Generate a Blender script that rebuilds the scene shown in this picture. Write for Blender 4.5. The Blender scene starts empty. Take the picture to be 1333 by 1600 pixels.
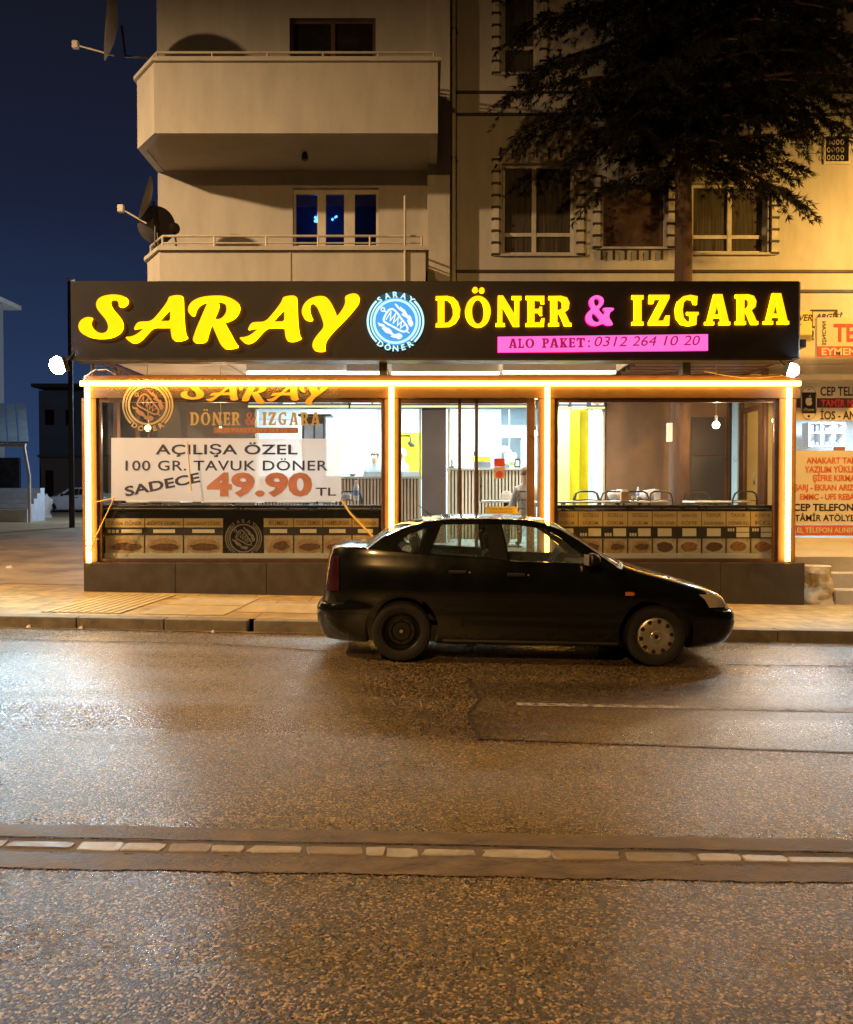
import bpy, bmesh, math, random
from math import sin, cos, pi, atan, radians, sqrt, hypot
from mathutils import Vector, Matrix, noise
from mathutils.geometry import tessellate_polygon

random.seed(11)
S = bpy.context.scene
C = S.collection

# ------------------------------------------------------------------ camera
CZ = 1.63
FPX, CX, CY = 1333.0, 666.5, 800.0
PITCH = atan(30 / FPX)
cam = bpy.data.cameras.new('camera')
cam_o = bpy.data.objects.new('camera', cam)
C.objects.link(cam_o)
cam_o.location = (0, 0, CZ)
cam_o.rotation_euler = (pi / 2 - PITCH, 0, 0)
cam.sensor_fit = 'HORIZONTAL'
cam.sensor_width = 36
cam.lens = 36.0
cam.clip_start = 0.05
cam.clip_end = 500
S.camera = cam_o

# ------------------------------------------------------------------ world, lamps, exposure
W = bpy.data.worlds.new('World')
S.world = W
W.use_nodes = True
wn, wl = W.node_tree.nodes, W.node_tree.links
bg = wn['Background']
tc = wn.new('ShaderNodeTexCoord')
sx = wn.new('ShaderNodeSeparateXYZ')
wl.new(tc.outputs['Generated'], sx.inputs[0])
rp = wn.new('ShaderNodeValToRGB')
rp.color_ramp.elements[0].position = 0.0
rp.color_ramp.elements[0].color = (0.020, 0.042, 0.108, 1)
rp.color_ramp.elements[1].position = 0.5
rp.color_ramp.elements[1].color = (0.0058, 0.0062, 0.0105, 1)
e = rp.color_ramp.elements.new(0.3)
e.color = (0.0085, 0.012, 0.030, 1)
wl.new(sx.outputs['Z'], rp.inputs[0])
ym = wn.new('ShaderNodeMapRange')
ym.inputs[1].default_value = -0.1
ym.inputs[2].default_value = 0.5
wl.new(sx.outputs['Y'], ym.inputs[0])
wmx = wn.new('ShaderNodeMixRGB')
wmx.inputs[1].default_value = (0.005, 0.0042, 0.004, 1)
wl.new(ym.outputs[0], wmx.inputs[0])
wl.new(rp.outputs[0], wmx.inputs[2])
wl.new(wmx.outputs[0], bg.inputs[0])
bg.inputs[1].default_value = 1.0

S.view_settings.view_transform = 'Standard'
S.view_settings.look = 'None'
S.view_settings.exposure = 0.3
S.view_settings.gamma = 1.0
S.view_settings.use_curve_mapping = False
S.cycles.use_denoising = True
S.cycles.max_bounces = 7
S.cycles.diffuse_bounces = 3
S.cycles.glossy_bounces = 4
S.cycles.transparent_max_bounces = 24
S.cycles.sample_clamp_indirect = 4.0
S.cycles.caustics_reflective = False
S.cycles.caustics_refractive = False


def lamp(name, kind, loc, col, power, size=0.1, aim=None, spot=None, sizey=None, spread=None, blend=0.6):
    l = bpy.data.lights.new(name, kind)
    l.color = col
    l.energy = power
    if kind == 'AREA':
        l.shape = 'RECTANGLE'
        l.size = size
        l.size_y = sizey or size
        if spread:
            l.spread = radians(spread)
    else:
        l.shadow_soft_size = size
    if kind == 'SPOT' and spot:
        l.spot_size = radians(spot)
        l.spot_blend = blend
    o = bpy.data.objects.new(name, l)
    C.objects.link(o)
    o.location = loc
    if aim is not None:
        o.rotation_euler = (Vector(aim) - Vector(loc)).to_track_quat('-Z', 'Y').to_euler()
    return o


SODIUM = (1.0, 0.63, 0.31)
LAMP_A = (-11.4, 6.8, 10.2)
LAMP_C = (-3.5, -7.0, 10.5)
FILL_LAMP_D = (-10.2, 33.0, 6.0)
lamp('street_lamp_light', 'POINT', (FILL_LAMP_D[0], FILL_LAMP_D[1], FILL_LAMP_D[2] - .28), (0.60, 0.77, 1.0), 1500, 0.15)  # unseen fill lamp, added to brighten the house and side street
LAMP_B = (10.5, 11.5, 7.4)
lamp('street_lamp_light', 'SPOT', (LAMP_A[0], LAMP_A[1], LAMP_A[2] - .28), SODIUM, 9000, 0.18, aim=(-6.0, 12.0, 0.0), spot=117, blend=1.0)
lamp('street_lamp_light', 'SPOT', (LAMP_C[0], LAMP_C[1], LAMP_C[2] - .28), (1.0, 0.53, 0.16), 5000, 0.18, aim=(0, 3.0, 0.0), spot=100, blend=1.0)
lamp('street_lamp_light', 'SPOT', (LAMP_B[0], LAMP_B[1], LAMP_B[2] - .28), (1.0, 0.53, 0.11), 3500, 0.18, aim=(8.5, 15.0, 3.5), spot=126, blend=1.0)
# kitchen ceiling panels (cool white) and dining room tubes
for kx, ky in ((-2.0, 16.6), (0.3, 16.6), (2.2, 15.75)):
    lamp('kitchen_panel_light', 'AREA', (kx, ky, 3.52), (0.68, 0.94, 1.0), 200, 1.5, aim=(kx, ky + .01, 0), sizey=0.6)
lamp('dining_tube_light', 'AREA', (-1.6, 13.7, 3.45), (0.85, 0.95, 1.0), 70, 1.6, aim=(-1.6, 13.7, 0), sizey=0.1)
lamp('dining_tube_light', 'AREA', (2.0, 13.7, 3.45), (1.0, 0.86, 0.68), 100, 1.6, aim=(2.0, 13.7, 0), sizey=0.1)
FLOOD_L = (-5.05, 11.75, 3.38)
FLOOD_R = (5.05, 11.8, 3.32)
lamp('flood_light', 'SPOT', (FLOOD_L[0] - .16, FLOOD_L[1] - .16, FLOOD_L[2]), (0.55, 0.84, 1.0), 780, 0.07, aim=(-7.3, 7.0, 0.0), spot=135, blend=.8)
lamp('flood_light', 'SPOT', (FLOOD_R[0] + .16, FLOOD_R[1] - .16, FLOOD_R[2]), (0.70, 0.9, 1.0), 420, 0.06, aim=(7.2, 8.8, 0.0), spot=130, blend=.8)


# ------------------------------------------------------------------ projection helpers
def P(px, py, Y):
    dx = (px - CX) / FPX
    dy = -(py - CY) / FPX
    dirY = cos(PITCH) + dy * sin(PITCH)
    dirZ = -sin(PITCH) + dy * cos(PITCH)
    t = Y / dirY
    return Vector((dx * t, Y, CZ + dirZ * t))


def PX(px, Y):
    return P(px, 770, Y).x


def PZ(py, Y):
    return P(666, py, Y).z


SLOPE = 0.019


def gz(x):
    return -SLOPE * x


# ------------------------------------------------------------------ materials
MATS = {}


def nodes_of(name):
    m = bpy.data.materials.new(name)
    m.use_nodes = True
    nt = m.node_tree
    return m, nt.nodes, nt.links, nt.nodes['Principled BSDF']


def pm(name, col, rough=0.6, var=0.18, scale=4.0, bump=0.0, bscale=60.0, metal=0.0, spec=0.5, coat=0.0, detail=5, rvar=0.12, stretch=(1, 1, 1)):
    if name in MATS:
        return MATS[name]
    m, n, l, b = nodes_of(name)
    t = n.new('ShaderNodeTexCoord')
    mp = n.new('ShaderNodeMapping')
    mp.inputs['Scale'].default_value = stretch
    l.new(t.outputs['Object'], mp.inputs[0])
    ns = n.new('ShaderNodeTexNoise')
    ns.inputs['Scale'].default_value = scale
    ns.inputs['Detail'].default_value = detail
    ns.inputs['Roughness'].default_value = 0.65
    l.new(mp.outputs[0], ns.inputs['Vector'])
    mx = n.new('ShaderNodeMixRGB')
    mx.inputs[1].default_value = (*[max(0, c * (1 - var)) for c in col], 1)
    mx.inputs[2].default_value = (*[min(1, c * (1 + var)) for c in col], 1)
    mr = n.new('ShaderNodeMapRange')
    mr.inputs[1].default_value = 0.3
    mr.inputs[2].default_value = 0.7
    l.new(ns.outputs['Fac'], mr.inputs[0])
    l.new(mr.outputs[0], mx.inputs[0])
    l.new(mx.outputs[0], b.inputs['Base Color'])
    rr = n.new('ShaderNodeMapRange')
    rr.inputs[1].default_value = 0.3
    rr.inputs[2].default_value = 0.7
    rr.inputs[3].default_value = max(0.02, rough - rvar)
    rr.inputs[4].default_value = min(1, rough + rvar)
    l.new(ns.outputs['Fac'], rr.inputs[0])
    l.new(rr.outputs[0], b.inputs['Roughness'])
    b.inputs['Metallic'].default_value = metal
    b.inputs['Specular IOR Level'].default_value = spec
    b.inputs['Coat Weight'].default_value = coat
    b.inputs['Coat Roughness'].default_value = 0.06
    if bump:
        n2 = n.new('ShaderNodeTexNoise')
        n2.inputs['Scale'].default_value = bscale
        n2.inputs['Detail'].default_value = 4
        l.new(mp.outputs[0], n2.inputs['Vector'])
        bp = n.new('ShaderNodeBump')
        bp.inputs['Strength'].default_value = bump
        bp.inputs['Distance'].default_value = 0.01
        l.new(n2.outputs['Fac'], bp.inputs['Height'])
        l.new(bp.outputs[0], b.inputs['Normal'])
    MATS[name] = m
    return m


def em(name, col, strength, var=0.0, scale=6.0):
    if name in MATS:
        return MATS[name]
    m = bpy.data.materials.new(name)
    m.use_nodes = True
    n, l = m.node_tree.nodes, m.node_tree.links
    n.remove(n['Principled BSDF'])
    e = n.new('ShaderNodeEmission')
    e.inputs[0].default_value = (*col, 1)
    e.inputs[1].default_value = strength
    if var:
        t = n.new('ShaderNodeTexCoord')
        ns = n.new('ShaderNodeTexNoise')
        ns.inputs['Scale'].default_value = scale
        l.new(t.outputs['Object'], ns.inputs['Vector'])
        mr = n.new('ShaderNodeMapRange')
        mr.inputs[1].default_value = 0.3
        mr.inputs[2].default_value = 0.7
        mr.inputs[3].default_value = strength * (1 - var)
        mr.inputs[4].default_value = strength * (1 + var)
        l.new(ns.outputs['Fac'], mr.inputs[0])
        l.new(mr.outputs[0], e.inputs[1])
    l.new(e.outputs[0], n['Material Output'].inputs[0])
    MATS[name] = m
    return m


def glass(name, tint=(0.93, 0.95, 0.95), refl=0.055, rough=0.015, film=0.0, filmcol=(0.6, 0.6, 0.6), through=False):
    """thin pane: mostly see-through, with a Fresnel-like reflection and a little dust film"""
    if name in MATS:
        return MATS[name]
    m = bpy.data.materials.new(name)
    m.use_nodes = True
    n, l = m.node_tree.nodes, m.node_tree.links
    n.remove(n['Principled BSDF'])
    tr = n.new('ShaderNodeBsdfTransparent')
    tr.inputs[0].default_value = (*tint, 1)
    gl = n.new('ShaderNodeBsdfGlossy')
    gl.inputs['Roughness'].default_value = rough
    lw = n.new('ShaderNodeLayerWeight')
    lw.inputs[0].default_value = 0.25
    mr = n.new('ShaderNodeMapRange')
    mr.inputs[3].default_value = refl
    mr.inputs[4].default_value = 0.7
    l.new(lw.outputs['Facing'], mr.inputs[0])
    pw = n.new('ShaderNodeMath')
    pw.operation = 'POWER'
    pw.inputs[1].default_value = 3.0
    l.new(lw.outputs['Facing'], pw.inputs[0])
    l.new(pw.outputs[0], mr.inputs[0])
    mx = n.new('ShaderNodeMixShader')
    l.new(mr.outputs[0], mx.inputs[0])
    l.new(tr.outputs[0], mx.inputs[1])
    l.new(gl.outputs[0], mx.inputs[2])
    out = mx
    if film:
        df = n.new('ShaderNodeBsdfTranslucent' if through else 'ShaderNodeBsdfDiffuse')
        df.inputs[0].default_value = (*filmcol, 1)
        t = n.new('ShaderNodeTexCoord')
        ns = n.new('ShaderNodeTexNoise')
        ns.inputs['Scale'].default_value = 3.0
        ns.inputs['Detail'].default_value = 6
        l.new(t.outputs['Object'], ns.inputs['Vector'])
        m2 = n.new('ShaderNodeMapRange')
        m2.inputs[1].default_value = 0.35
        m2.inputs[2].default_value = 0.75
        m2.inputs[3].default_value = film * 0.5
        m2.inputs[4].default_value = film * 1.5
        l.new(ns.outputs['Fac'], m2.inputs[0])
        m3 = n.new('ShaderNodeMixShader')
        l.new(m2.outputs[0], m3.inputs[0])
        l.new(mx.outputs[0], m3.inputs[1])
        l.new(df.outputs[0], m3.inputs[2])
        out = m3
    l.new(out.outputs[0], n['Material Output'].inputs[0])
    MATS[name] = m
    return m


# ------------------------------------------------------------------ mesh builder
ORG = {}


class MB:
    def __init__(self):
        self.v, self.f = [], []

    def add(self, vs, fs):
        o = len(self.v)
        self.v.extend([tuple(p) for p in vs])
        self.f.extend([tuple(i + o for i in q) for q in fs])
        return self

    def box(self, x0, x1, y0, y1, z0, z1, M=None):
        x0, x1 = min(x0, x1), max(x0, x1)
        y0, y1 = min(y0, y1), max(y0, y1)
        z0, z1 = min(z0, z1), max(z0, z1)
        vs = [Vector(p) for p in ((x0, y0, z0), (x1, y0, z0), (x1, y1, z0), (x0, y1, z0), (x0, y0, z1), (x1, y0, z1), (x1, y1, z1), (x0, y1, z1))]
        if M is not None:
            vs = [M @ p for p in vs]
        return self.add(vs, [(0, 3, 2, 1), (4, 5, 6, 7), (0, 1, 5, 4), (1, 2, 6, 5), (2, 3, 7, 6), (3, 0, 4, 7)])

    def quad(self, a, b, c, d):
        return self.add([a, b, c, d], [(0, 1, 2, 3)])

    def tube(self, pts, r, n=8, caps=True):
        pts = [Vector(p) for p in pts]
        k = len(pts)
        rs = r if isinstance(r, (list, tuple)) else [r] * k
        vs, fs = [], []
        up = Vector((0, 0, 1))
        d0 = (pts[1] - pts[0]).normalized()
        if abs(d0.z) > 0.9:
            up = Vector((1, 0, 0))
        u = d0.cross(up).normalized()
        for i, p in enumerate(pts):
            d = (pts[min(i + 1, k - 1)] - pts[max(i - 1, 0)]).normalized()
            u = (u - d * u.dot(d))
            if u.length < 1e-6:
                u = d.orthogonal()
            u.normalize()
            w = d.cross(u)
            for j in range(n):
                a = 2 * pi * j / n
                vs.append(p + (u * cos(a) + w * sin(a)) * rs[i])
        for i in range(k - 1):
            for j in range(n):
                fs.append((i * n + j, i * n + (j + 1) % n, (i + 1) * n + (j + 1) % n, (i + 1) * n + j))
        if caps:
            fs.append(tuple(range(n - 1, -1, -1)))
            fs.append(tuple((k - 1) * n + j for j in range(n)))
        return self.add(vs, fs)

    def lathe(self, prof, M=None, n=24):
        """prof: (r, z) pairs; axis z, moved by M"""
        vs, fs = [], []
        for r, z in prof:
            for j in range(n):
                a = 2 * pi * j / n
                vs.append(Vector((r * cos(a), r * sin(a), z)))
        k = len(prof)
        for i in range(k - 1):
            for j in range(n):
                fs.append((i * n + j, i * n + (j + 1) % n, (i + 1) * n + (j + 1) % n, (i + 1) * n + j))
        if prof[0][0] > 1e-5:
            fs.append(tuple(range(n - 1, -1, -1)))
        if prof[-1][0] > 1e-5:
            fs.append(tuple((k - 1) * n + j for j in range(n)))
        if M is not None:
            vs = [M @ p for p in vs]
        return self.add(vs, fs)

    def ball(self, c, r, n=12, sq=(1, 1, 1)):
        prof = [(max(1e-6, r * sin(pi * i / 8)), -r * cos(pi * i / 8)) for i in range(9)]
        M = Matrix.Translation(Vector(c)) @ Matrix.Diagonal((*sq, 1))
        return self.lathe(prof, M, n)

    def shape(self, outer, holes, fn, d=0.0):
        """flat outline with holes; fn(u, v, w) -> point; d = depth behind the front"""
        loops = [list(outer)] + [list(h) for h in holes]
        tris = tessellate_polygon([[Vector((p[0], p[1], 0)) for p in lp] for lp in loops])
        flat = [p for lp in loops for p in lp]
        vs = [fn(p[0], p[1], 0.0) for p in flat]
        self.add(vs, [tuple(t) for t in tris])
        if d:
            vb = [fn(p[0], p[1], d) for p in flat]
            self.add(vb, [tuple(reversed(t)) for t in tris])
            o = 0
            for lp in loops:
                k = len(lp)
                a = [fn(p[0], p[1], 0.0) for p in lp]
                b = [fn(p[0], p[1], d) for p in lp]
                self.add(a + b, [(i, (i + 1) % k, k + (i + 1) % k, k + i) for i in range(k)])
        return self

    def build(self, name, mat, parent=None, smooth=False, bevel=0.0, fix=True, angle=35, seg=2):
        me = bpy.data.meshes.new(name)
        og = ORG.get(parent.name, Vector()) if parent is not None else Vector()
        me.from_pydata([(p[0] - og[0], p[1] - og[1], p[2] - og[2]) for p in self.v], [], self.f)
        if fix:
            bm = bmesh.new()
            bm.from_mesh(me)
            bmesh.ops.remove_doubles(bm, verts=bm.verts, dist=1e-5)
            bmesh.ops.recalc_face_normals(bm, faces=bm.faces)
            bm.to_mesh(me)
            bm.free()
        if mat is not None:
            me.materials.append(mat)
        o = bpy.data.objects.new(name, me)
        C.objects.link(o)
        if parent is not None:
            o.parent = parent
        ORG[o.name] = og
        if smooth:
            me.polygons.foreach_set('use_smooth', [True] * len(me.polygons))
            me.set_sharp_from_angle(angle=radians(angle))
        if bevel:
            b = o.modifiers.new('bevel', 'BEVEL')
            b.width = bevel
            b.segments = seg
            b.limit_method = 'ANGLE'
            b.angle_limit = radians(40)
        return o


def tag(o, label=None, cat=None, group=None, kind=None):
    if label:
        o['label'] = label
    if cat:
        o['category'] = cat
    if group:
        o['group'] = group
    if kind:
        o['kind'] = kind
    return o


def thing(name, label, cat, loc=(0, 0, 0), group=None):
    o = bpy.data.objects.new(name, None)
    C.objects.link(o)
    o.location = loc
    o.empty_display_size = 0.1
    ORG[o.name] = Vector(loc)
    return tag(o, label, cat, group)


def structure(o):
    o['kind'] = 'structure'
    return o


def copy_tree(o, parent=None):
    c = o.copy()
    C.objects.link(c)
    c.parent = parent
    ORG[c.name] = ORG.get(o.name, Vector())
    for ch in list(o.children):
        copy_tree(ch, c)
    return c


def box(name, mat, parent, *a, bevel=0.0, M=None):
    return MB().box(*a, M=M).build(name, mat, parent, bevel=bevel)


# ------------------------------------------------------------------ lettering
_tg = {}


def text_geo(s, bold=0.0, shear=0.0, res=3, space=1.0):
    key = (s, bold, shear, res, space)
    if key in _tg:
        return _tg[key]
    cu = bpy.data.curves.new('lettering', 'FONT')
    cu.body = s
    cu.size = 1.0
    cu.offset = bold
    cu.shear = shear
    cu.resolution_u = res
    cu.space_character = space
    o = bpy.data.objects.new('lettering', cu)
    C.objects.link(o)
    dg = bpy.context.evaluated_depsgraph_get()
    me = o.evaluated_get(dg).to_mesh()
    vs = [(v.co.x, v.co.y) for v in me.vertices]
    fs = [tuple(p.vertices) for p in me.polygons]
    o.evaluated_get(dg).to_mesh_clear()
    bpy.data.objects.remove(o)
    bpy.data.curves.remove(cu)
    _tg[key] = (vs, fs)
    return _tg[key]


def bbox2(vs):
    xs = [p[0] for p in vs]
    ys = [p[1] for p in vs]
    return min(xs), min(ys), max(xs), max(ys)


def text_fit(mb, s, x0, y0, x1, y1, Y, bold=0.0, shear=0.0, rot=0.0, space=1.0):
    vs, fs = text_geo(s, bold, shear, 3, space)
    if not vs:
        return
    a, b, c, d = bbox2(vs)
    cx, cy = (x0 + x1) / 2, (y0 + y1) / 2
    out = []
    for u, v in vs:
        px = x0 + (u - a) / (c - a) * (x1 - x0)
        py = y1 - (v - b) / (d - b) * (y1 - y0)
        if rot:
            dx, dy = px - cx, py - cy
            px = cx + dx * cos(rot) + dy * sin(rot)
            py = cy - dx * sin(rot) + dy * cos(rot)
        out.append(P(px, py, Y))
    mb.add(out, fs)


def text_left(mb, s, x, yb, cap, Y, xs=1.0, bold=0.0, shear=0.0, space=1.0):
    hv, _ = text_geo('H')
    h = bbox2(hv)[3] - bbox2(hv)[1]
    vs, fs = text_geo(s, bold, shear, 3, space)
    a = bbox2(vs)[0]
    k = cap / h
    mb.add([P(x + (u - a) * k * xs, yb - v * k, Y) for u, v in vs], fs)


def chaikin(pts, n=2):
    for _ in range(n):
        out = []
        k = len(pts)
        for i in range(k):
            a, b = pts[i], pts[(i + 1) % k]
            out.append((a[0] * .75 + b[0] * .25, a[1] * .75 + b[1] * .25))
            out.append((a[0] * .25 + b[0] * .75, a[1] * .25 + b[1] * .75))
        pts = out
    return pts


def circ(cx, cy, rx, ry=None, n=28, a0=0, a1=2 * pi):
    ry = ry or rx
    full = abs(a1 - a0) > 6.28
    k = n if full else n + 1
    return [(cx + rx * cos(a0 + (a1 - a0) * i / n), cy + ry * sin(a0 + (a1 - a0) * i / n)) for i in range(k)]


# brush script: outlines in a 5.554 px grid starting at (110, 440)
SCRIPT = {
    'S': ([(418, 220), (460, 218), (490, 195), (498, 165), (480, 135), (440, 118), (380, 110), (320, 115), (265, 130), (232, 158), (220, 195), (230, 235), (265, 280), (305, 325), (328, 375), (325, 420), (300, 443), (265, 448), (225, 435), (190, 410), (170, 375), (172, 340), (190, 312), (150, 305), (110, 318), (80, 345), (68, 380), (75, 420), (105, 455), (160, 480), (230, 493), (300, 492), (360, 482), (415, 455), (445, 420), (453, 375), (440, 330), (405, 285), (365, 240), (343, 200), (340, 170), (355, 153), (385, 153), (410, 170), (420, 195)], []),
    'A': ([(855, 130), (900, 118), (950, 116), (972, 126), (976, 170), (978, 250), (982, 340), (990, 420), (1000, 465), (1018, 486), (985, 505), (940, 516), (900, 512), (880, 490), (872, 440), (868, 395), (800, 397), (725, 395), (690, 420), (650, 465), (610, 508), (570, 532), (535, 532), (500, 512), (472, 478), (520, 478), (570, 460), (620, 420), (640, 400), (590, 402), (548, 416), (560, 385), (580, 355), (610, 345), (700, 345), (760, 280), (830, 190), (850, 150)], [[(865, 235), (815, 285), (765, 343), (815, 341), (865, 340), (866, 285)]]),
    'R': ([(1074, 302), (1035, 285), (1018, 250), (1025, 210), (1055, 170), (1110, 140), (1180, 125), (1260, 120), (1330, 122), (1390, 140), (1450, 175), (1472, 225), (1455, 280), (1420, 320), (1370, 345), (1332, 350), (1360, 400), (1400, 470), (1430, 530), (1462, 564), (1420, 578), (1370, 585), (1330, 577), (1300, 540), (1270, 470), (1240, 400), (1222, 370), (1205, 420), (1190, 470), (1178, 520), (1130, 532), (1085, 532), (1060, 512), (1070, 470), (1095, 400), (1125, 330), (1155, 260), (1185, 190), (1195, 175), (1150, 185), (1110, 210), (1085, 250)], [[(1272, 172), (1290, 200), (1272, 262), (1243, 324), (1300, 325), (1340, 290), (1357, 245), (1350, 200), (1325, 180), (1300, 172)]]),
    'Y': ([(2380, 130), (2417, 108), (2467, 100), (2502, 115), (2510, 150), (2497, 195), (2457, 245), (2397, 315), (2337, 375), (2277, 435), (2232, 490), (2212, 530), (2207, 570), (2214, 600), (2177, 606), (2132, 602), (2102, 575), (2099, 540), (2117, 495), (2157, 445), (2192, 405), (2199, 375), (2187, 330), (2162, 265), (2132, 205), (2107, 183), (2085, 190), (2074, 220), (2080, 275), (2110, 335), (2067, 340), (2032, 322), (2010, 285), (2007, 245), (2022, 200), (2062, 155), (2117, 130), (2177, 122), (2222, 132), (2262, 180), (2292, 245), (2312, 305), (2347, 260), (2377, 210), (2387, 170)], []),
}
_a = SCRIPT['A']
SCRIPT_WORD = [('S', SCRIPT['S']), ('A', _a), ('R', SCRIPT['R']),
               ('A', ([(x + 990, y + 4) for x, y in _a[0]], [[(x + 990, y + 4) for x, y in h] for h in _a[1]])), ('Y', SCRIPT['Y'])]

# slab serif letters, outlines on a free grid with y down
_D = ([(62, 125), (160, 122), (215, 135), (255, 175), (275, 240), (268, 300), (235, 355), (185, 385), (120, 388), (62, 388), (62, 360), (80, 355), (80, 158), (62, 152)], [[(138, 155), (165, 158), (195, 185), (212, 235), (212, 280), (195, 325), (168, 352), (138, 357)]])
_O = (circ(428, 258, 112, 137, 32), [circ(428, 258, 52, 108, 28)])
_N = ([(605, 118), (645, 118), (748, 285), (748, 152), (722, 150), (722, 122), (804, 122), (804, 150), (787, 155), (785, 385), (735, 385), (640, 210), (640, 355), (662, 358), (662, 385), (584, 385), (584, 358), (602, 353), (604, 155)], [])
_E = ([(843, 122), (1004, 122), (1004, 190), (978, 190), (968, 160), (918, 157), (918, 235), (955, 235), (965, 215), (985, 215), (985, 290), (965, 290), (955, 265), (918, 265), (918, 352), (970, 350), (982, 315), (1008, 315), (1000, 385), (843, 385), (843, 358), (862, 353), (862, 157), (843, 150)], [])
_R = ([(1043, 122), (1150, 120), (1200, 135), (1222, 180), (1215, 230), (1180, 262), (1200, 300), (1222, 352), (1240, 358), (1240, 383), (1180, 383), (1150, 310), (1135, 278), (1118, 278), (1118, 352), (1132, 356), (1132, 383), (1042, 383), (1042, 358), (1060, 353), (1060, 155), (1043, 150)], [[(1118, 155), (1140, 157), (1160, 175), (1160, 215), (1142, 240), (1118, 245)]])
_AMP = ([(258, 150), (258, 165), (240, 170), (228, 205), (246, 232), (255, 252), (212, 254), (197, 240), (160, 256), (120, 253), (95, 230), (92, 200), (108, 172), (130, 158), (112, 130), (115, 100), (140, 80), (170, 78), (198, 95), (200, 125), (182, 148), (166, 160), (200, 198), (205, 172), (195, 165), (195, 150)], [[(136, 175), (180, 222), (165, 236), (140, 230), (127, 205)], [(152, 145), (140, 120), (145, 100), (160, 95), (175, 108), (172, 130)]])
_I = ([(362, 78), (430, 78), (430, 98), (418, 102), (418, 228), (430, 232), (430, 250), (362, 250), (362, 232), (376, 228), (376, 102), (362, 98)], [])
_Z = ([(462, 76), (578, 76), (578, 95), (510, 226), (548, 224), (560, 195), (580, 195), (576, 250), (458, 250), (458, 232), (528, 100), (495, 100), (485, 125), (460, 125)], [])
_G = ([(720, 130), (738, 132), (742, 85), (700, 77), (660, 85), (625, 115), (612, 160), (618, 210), (645, 245), (690, 255), (735, 245), (738, 195), (748, 190), (748, 175), (680, 175), (680, 190), (700, 195), (700, 228), (680, 230), (660, 205), (655, 165), (662, 120), (685, 100), (710, 105)], [])
_A = ([(838, 72), (885, 72), (922, 228), (932, 232), (932, 248), (868, 248), (868, 232), (880, 228), (876, 208), (836, 208), (828, 228), (840, 232), (840, 248), (786, 248), (786, 232), (800, 226)], [[(842, 188), (872, 188), (860, 122)]])
_L = ([(0, 0), (60, 0), (60, 12), (45, 16), (45, 84), (80, 84), (88, 60), (100, 60), (96, 100), (0, 100), (0, 88), (15, 84), (15, 16), (0, 12)], [])
_Pp = ([(0, 0), (70, 0), (95, 12), (100, 30), (92, 48), (70, 58), (45, 58), (45, 84), (60, 88), (60, 100), (0, 100), (0, 88), (15, 84), (15, 16), (0, 12)], [[(45, 14), (60, 15), (70, 28), (62, 43), (45, 44)]])
_K = ([(0, 0), (55, 0), (55, 12), (42, 16), (42, 42), (70, 14), (60, 10), (60, 0), (100, 0), (100, 12), (90, 14), (62, 42), (92, 86), (104, 88), (104, 100), (62, 100), (40, 62), (42, 84), (55, 88), (55, 100), (0, 100), (0, 88), (13, 84), (13, 16), (0, 12)], [])
_T = ([(0, 0), (100, 0), (100, 34), (88, 34), (80, 16), (65, 16), (65, 84), (80, 88), (80, 100), (20, 100), (20, 88), (35, 84), (35, 16), (20, 16), (12, 34), (0, 34)], [])
SLAB = {'D': _D, 'O': _O, 'N': _N, 'E': _E, 'R': _R, '&': _AMP, 'I': _I, 'Z': _Z, 'G': _G, 'A': _A, 'L': _L, 'P': _Pp, 'K': _K, 'T': _T}


def fit_glyph(g, x0, y0, x1, y1):
    a, b, c, d = bbox2(g[0])
    f = lambda p: (x0 + (p[0] - a) / (c - a) * (x1 - x0), y0 + (p[1] - b) / (d - b) * (y1 - y0))
    return [f(p) for p in g[0]], [[f(p) for p in h] for h in g[1]]


def pxfn(Y):
    def fn(u, v, w):
        p = P(u, v, Y)
        return Vector((p.x, Y + w, p.z))
    return fn


# (letter, x0, y0, x1, y1) in photo pixels: the words on the fascia
FASCIA = [('D', 681, 462, 719.5, 510), ('O', 727, 462, 767, 511), ('N', 775, 461.5, 815, 509.5), ('E', 822, 462, 851.5, 509.5), ('R', 857.5, 462, 893.5, 509),
          ('&', 915, 461, 959.5, 509), ('I', 988, 461, 1006, 507.5), ('Z', 1014, 460.5, 1047, 507.5), ('G', 1055.5, 460.5, 1092, 509), ('A', 1102, 459.5, 1141.7, 507), ('R', 1150, 459.5, 1185.5, 506.5), ('A', 1194, 458, 1233.5, 506)]
DOTS = [(742.5, 452.3, 4.2), (753, 453, 4.2)]


def stroke(mb, pts, wd, Y, closed=False, z0=0.0):
    k = len(pts)
    segs = k if closed else k - 1
    for i in range(segs):
        a, b = pts[i], pts[(i + 1) % k]
        dx, dy = b[0] - a[0], b[1] - a[1]
        L = hypot(dx, dy) or 1
        nx, ny = -dy / L * wd / 2, dx / L * wd / 2
        ex, ey = dx / L * wd * .3, dy / L * wd * .3
        off = z0 - (i % 7) * 0.0002
        q = [(a[0] + nx - ex, a[1] + ny - ey), (b[0] + nx + ex, b[1] + ny + ey), (b[0] - nx + ex, b[1] - ny + ey), (a[0] - nx - ex, a[1] - ny - ey)]
        mb.add([P(u, v, Y + off) for u, v in q], [(0, 1, 2, 3)])


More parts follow.
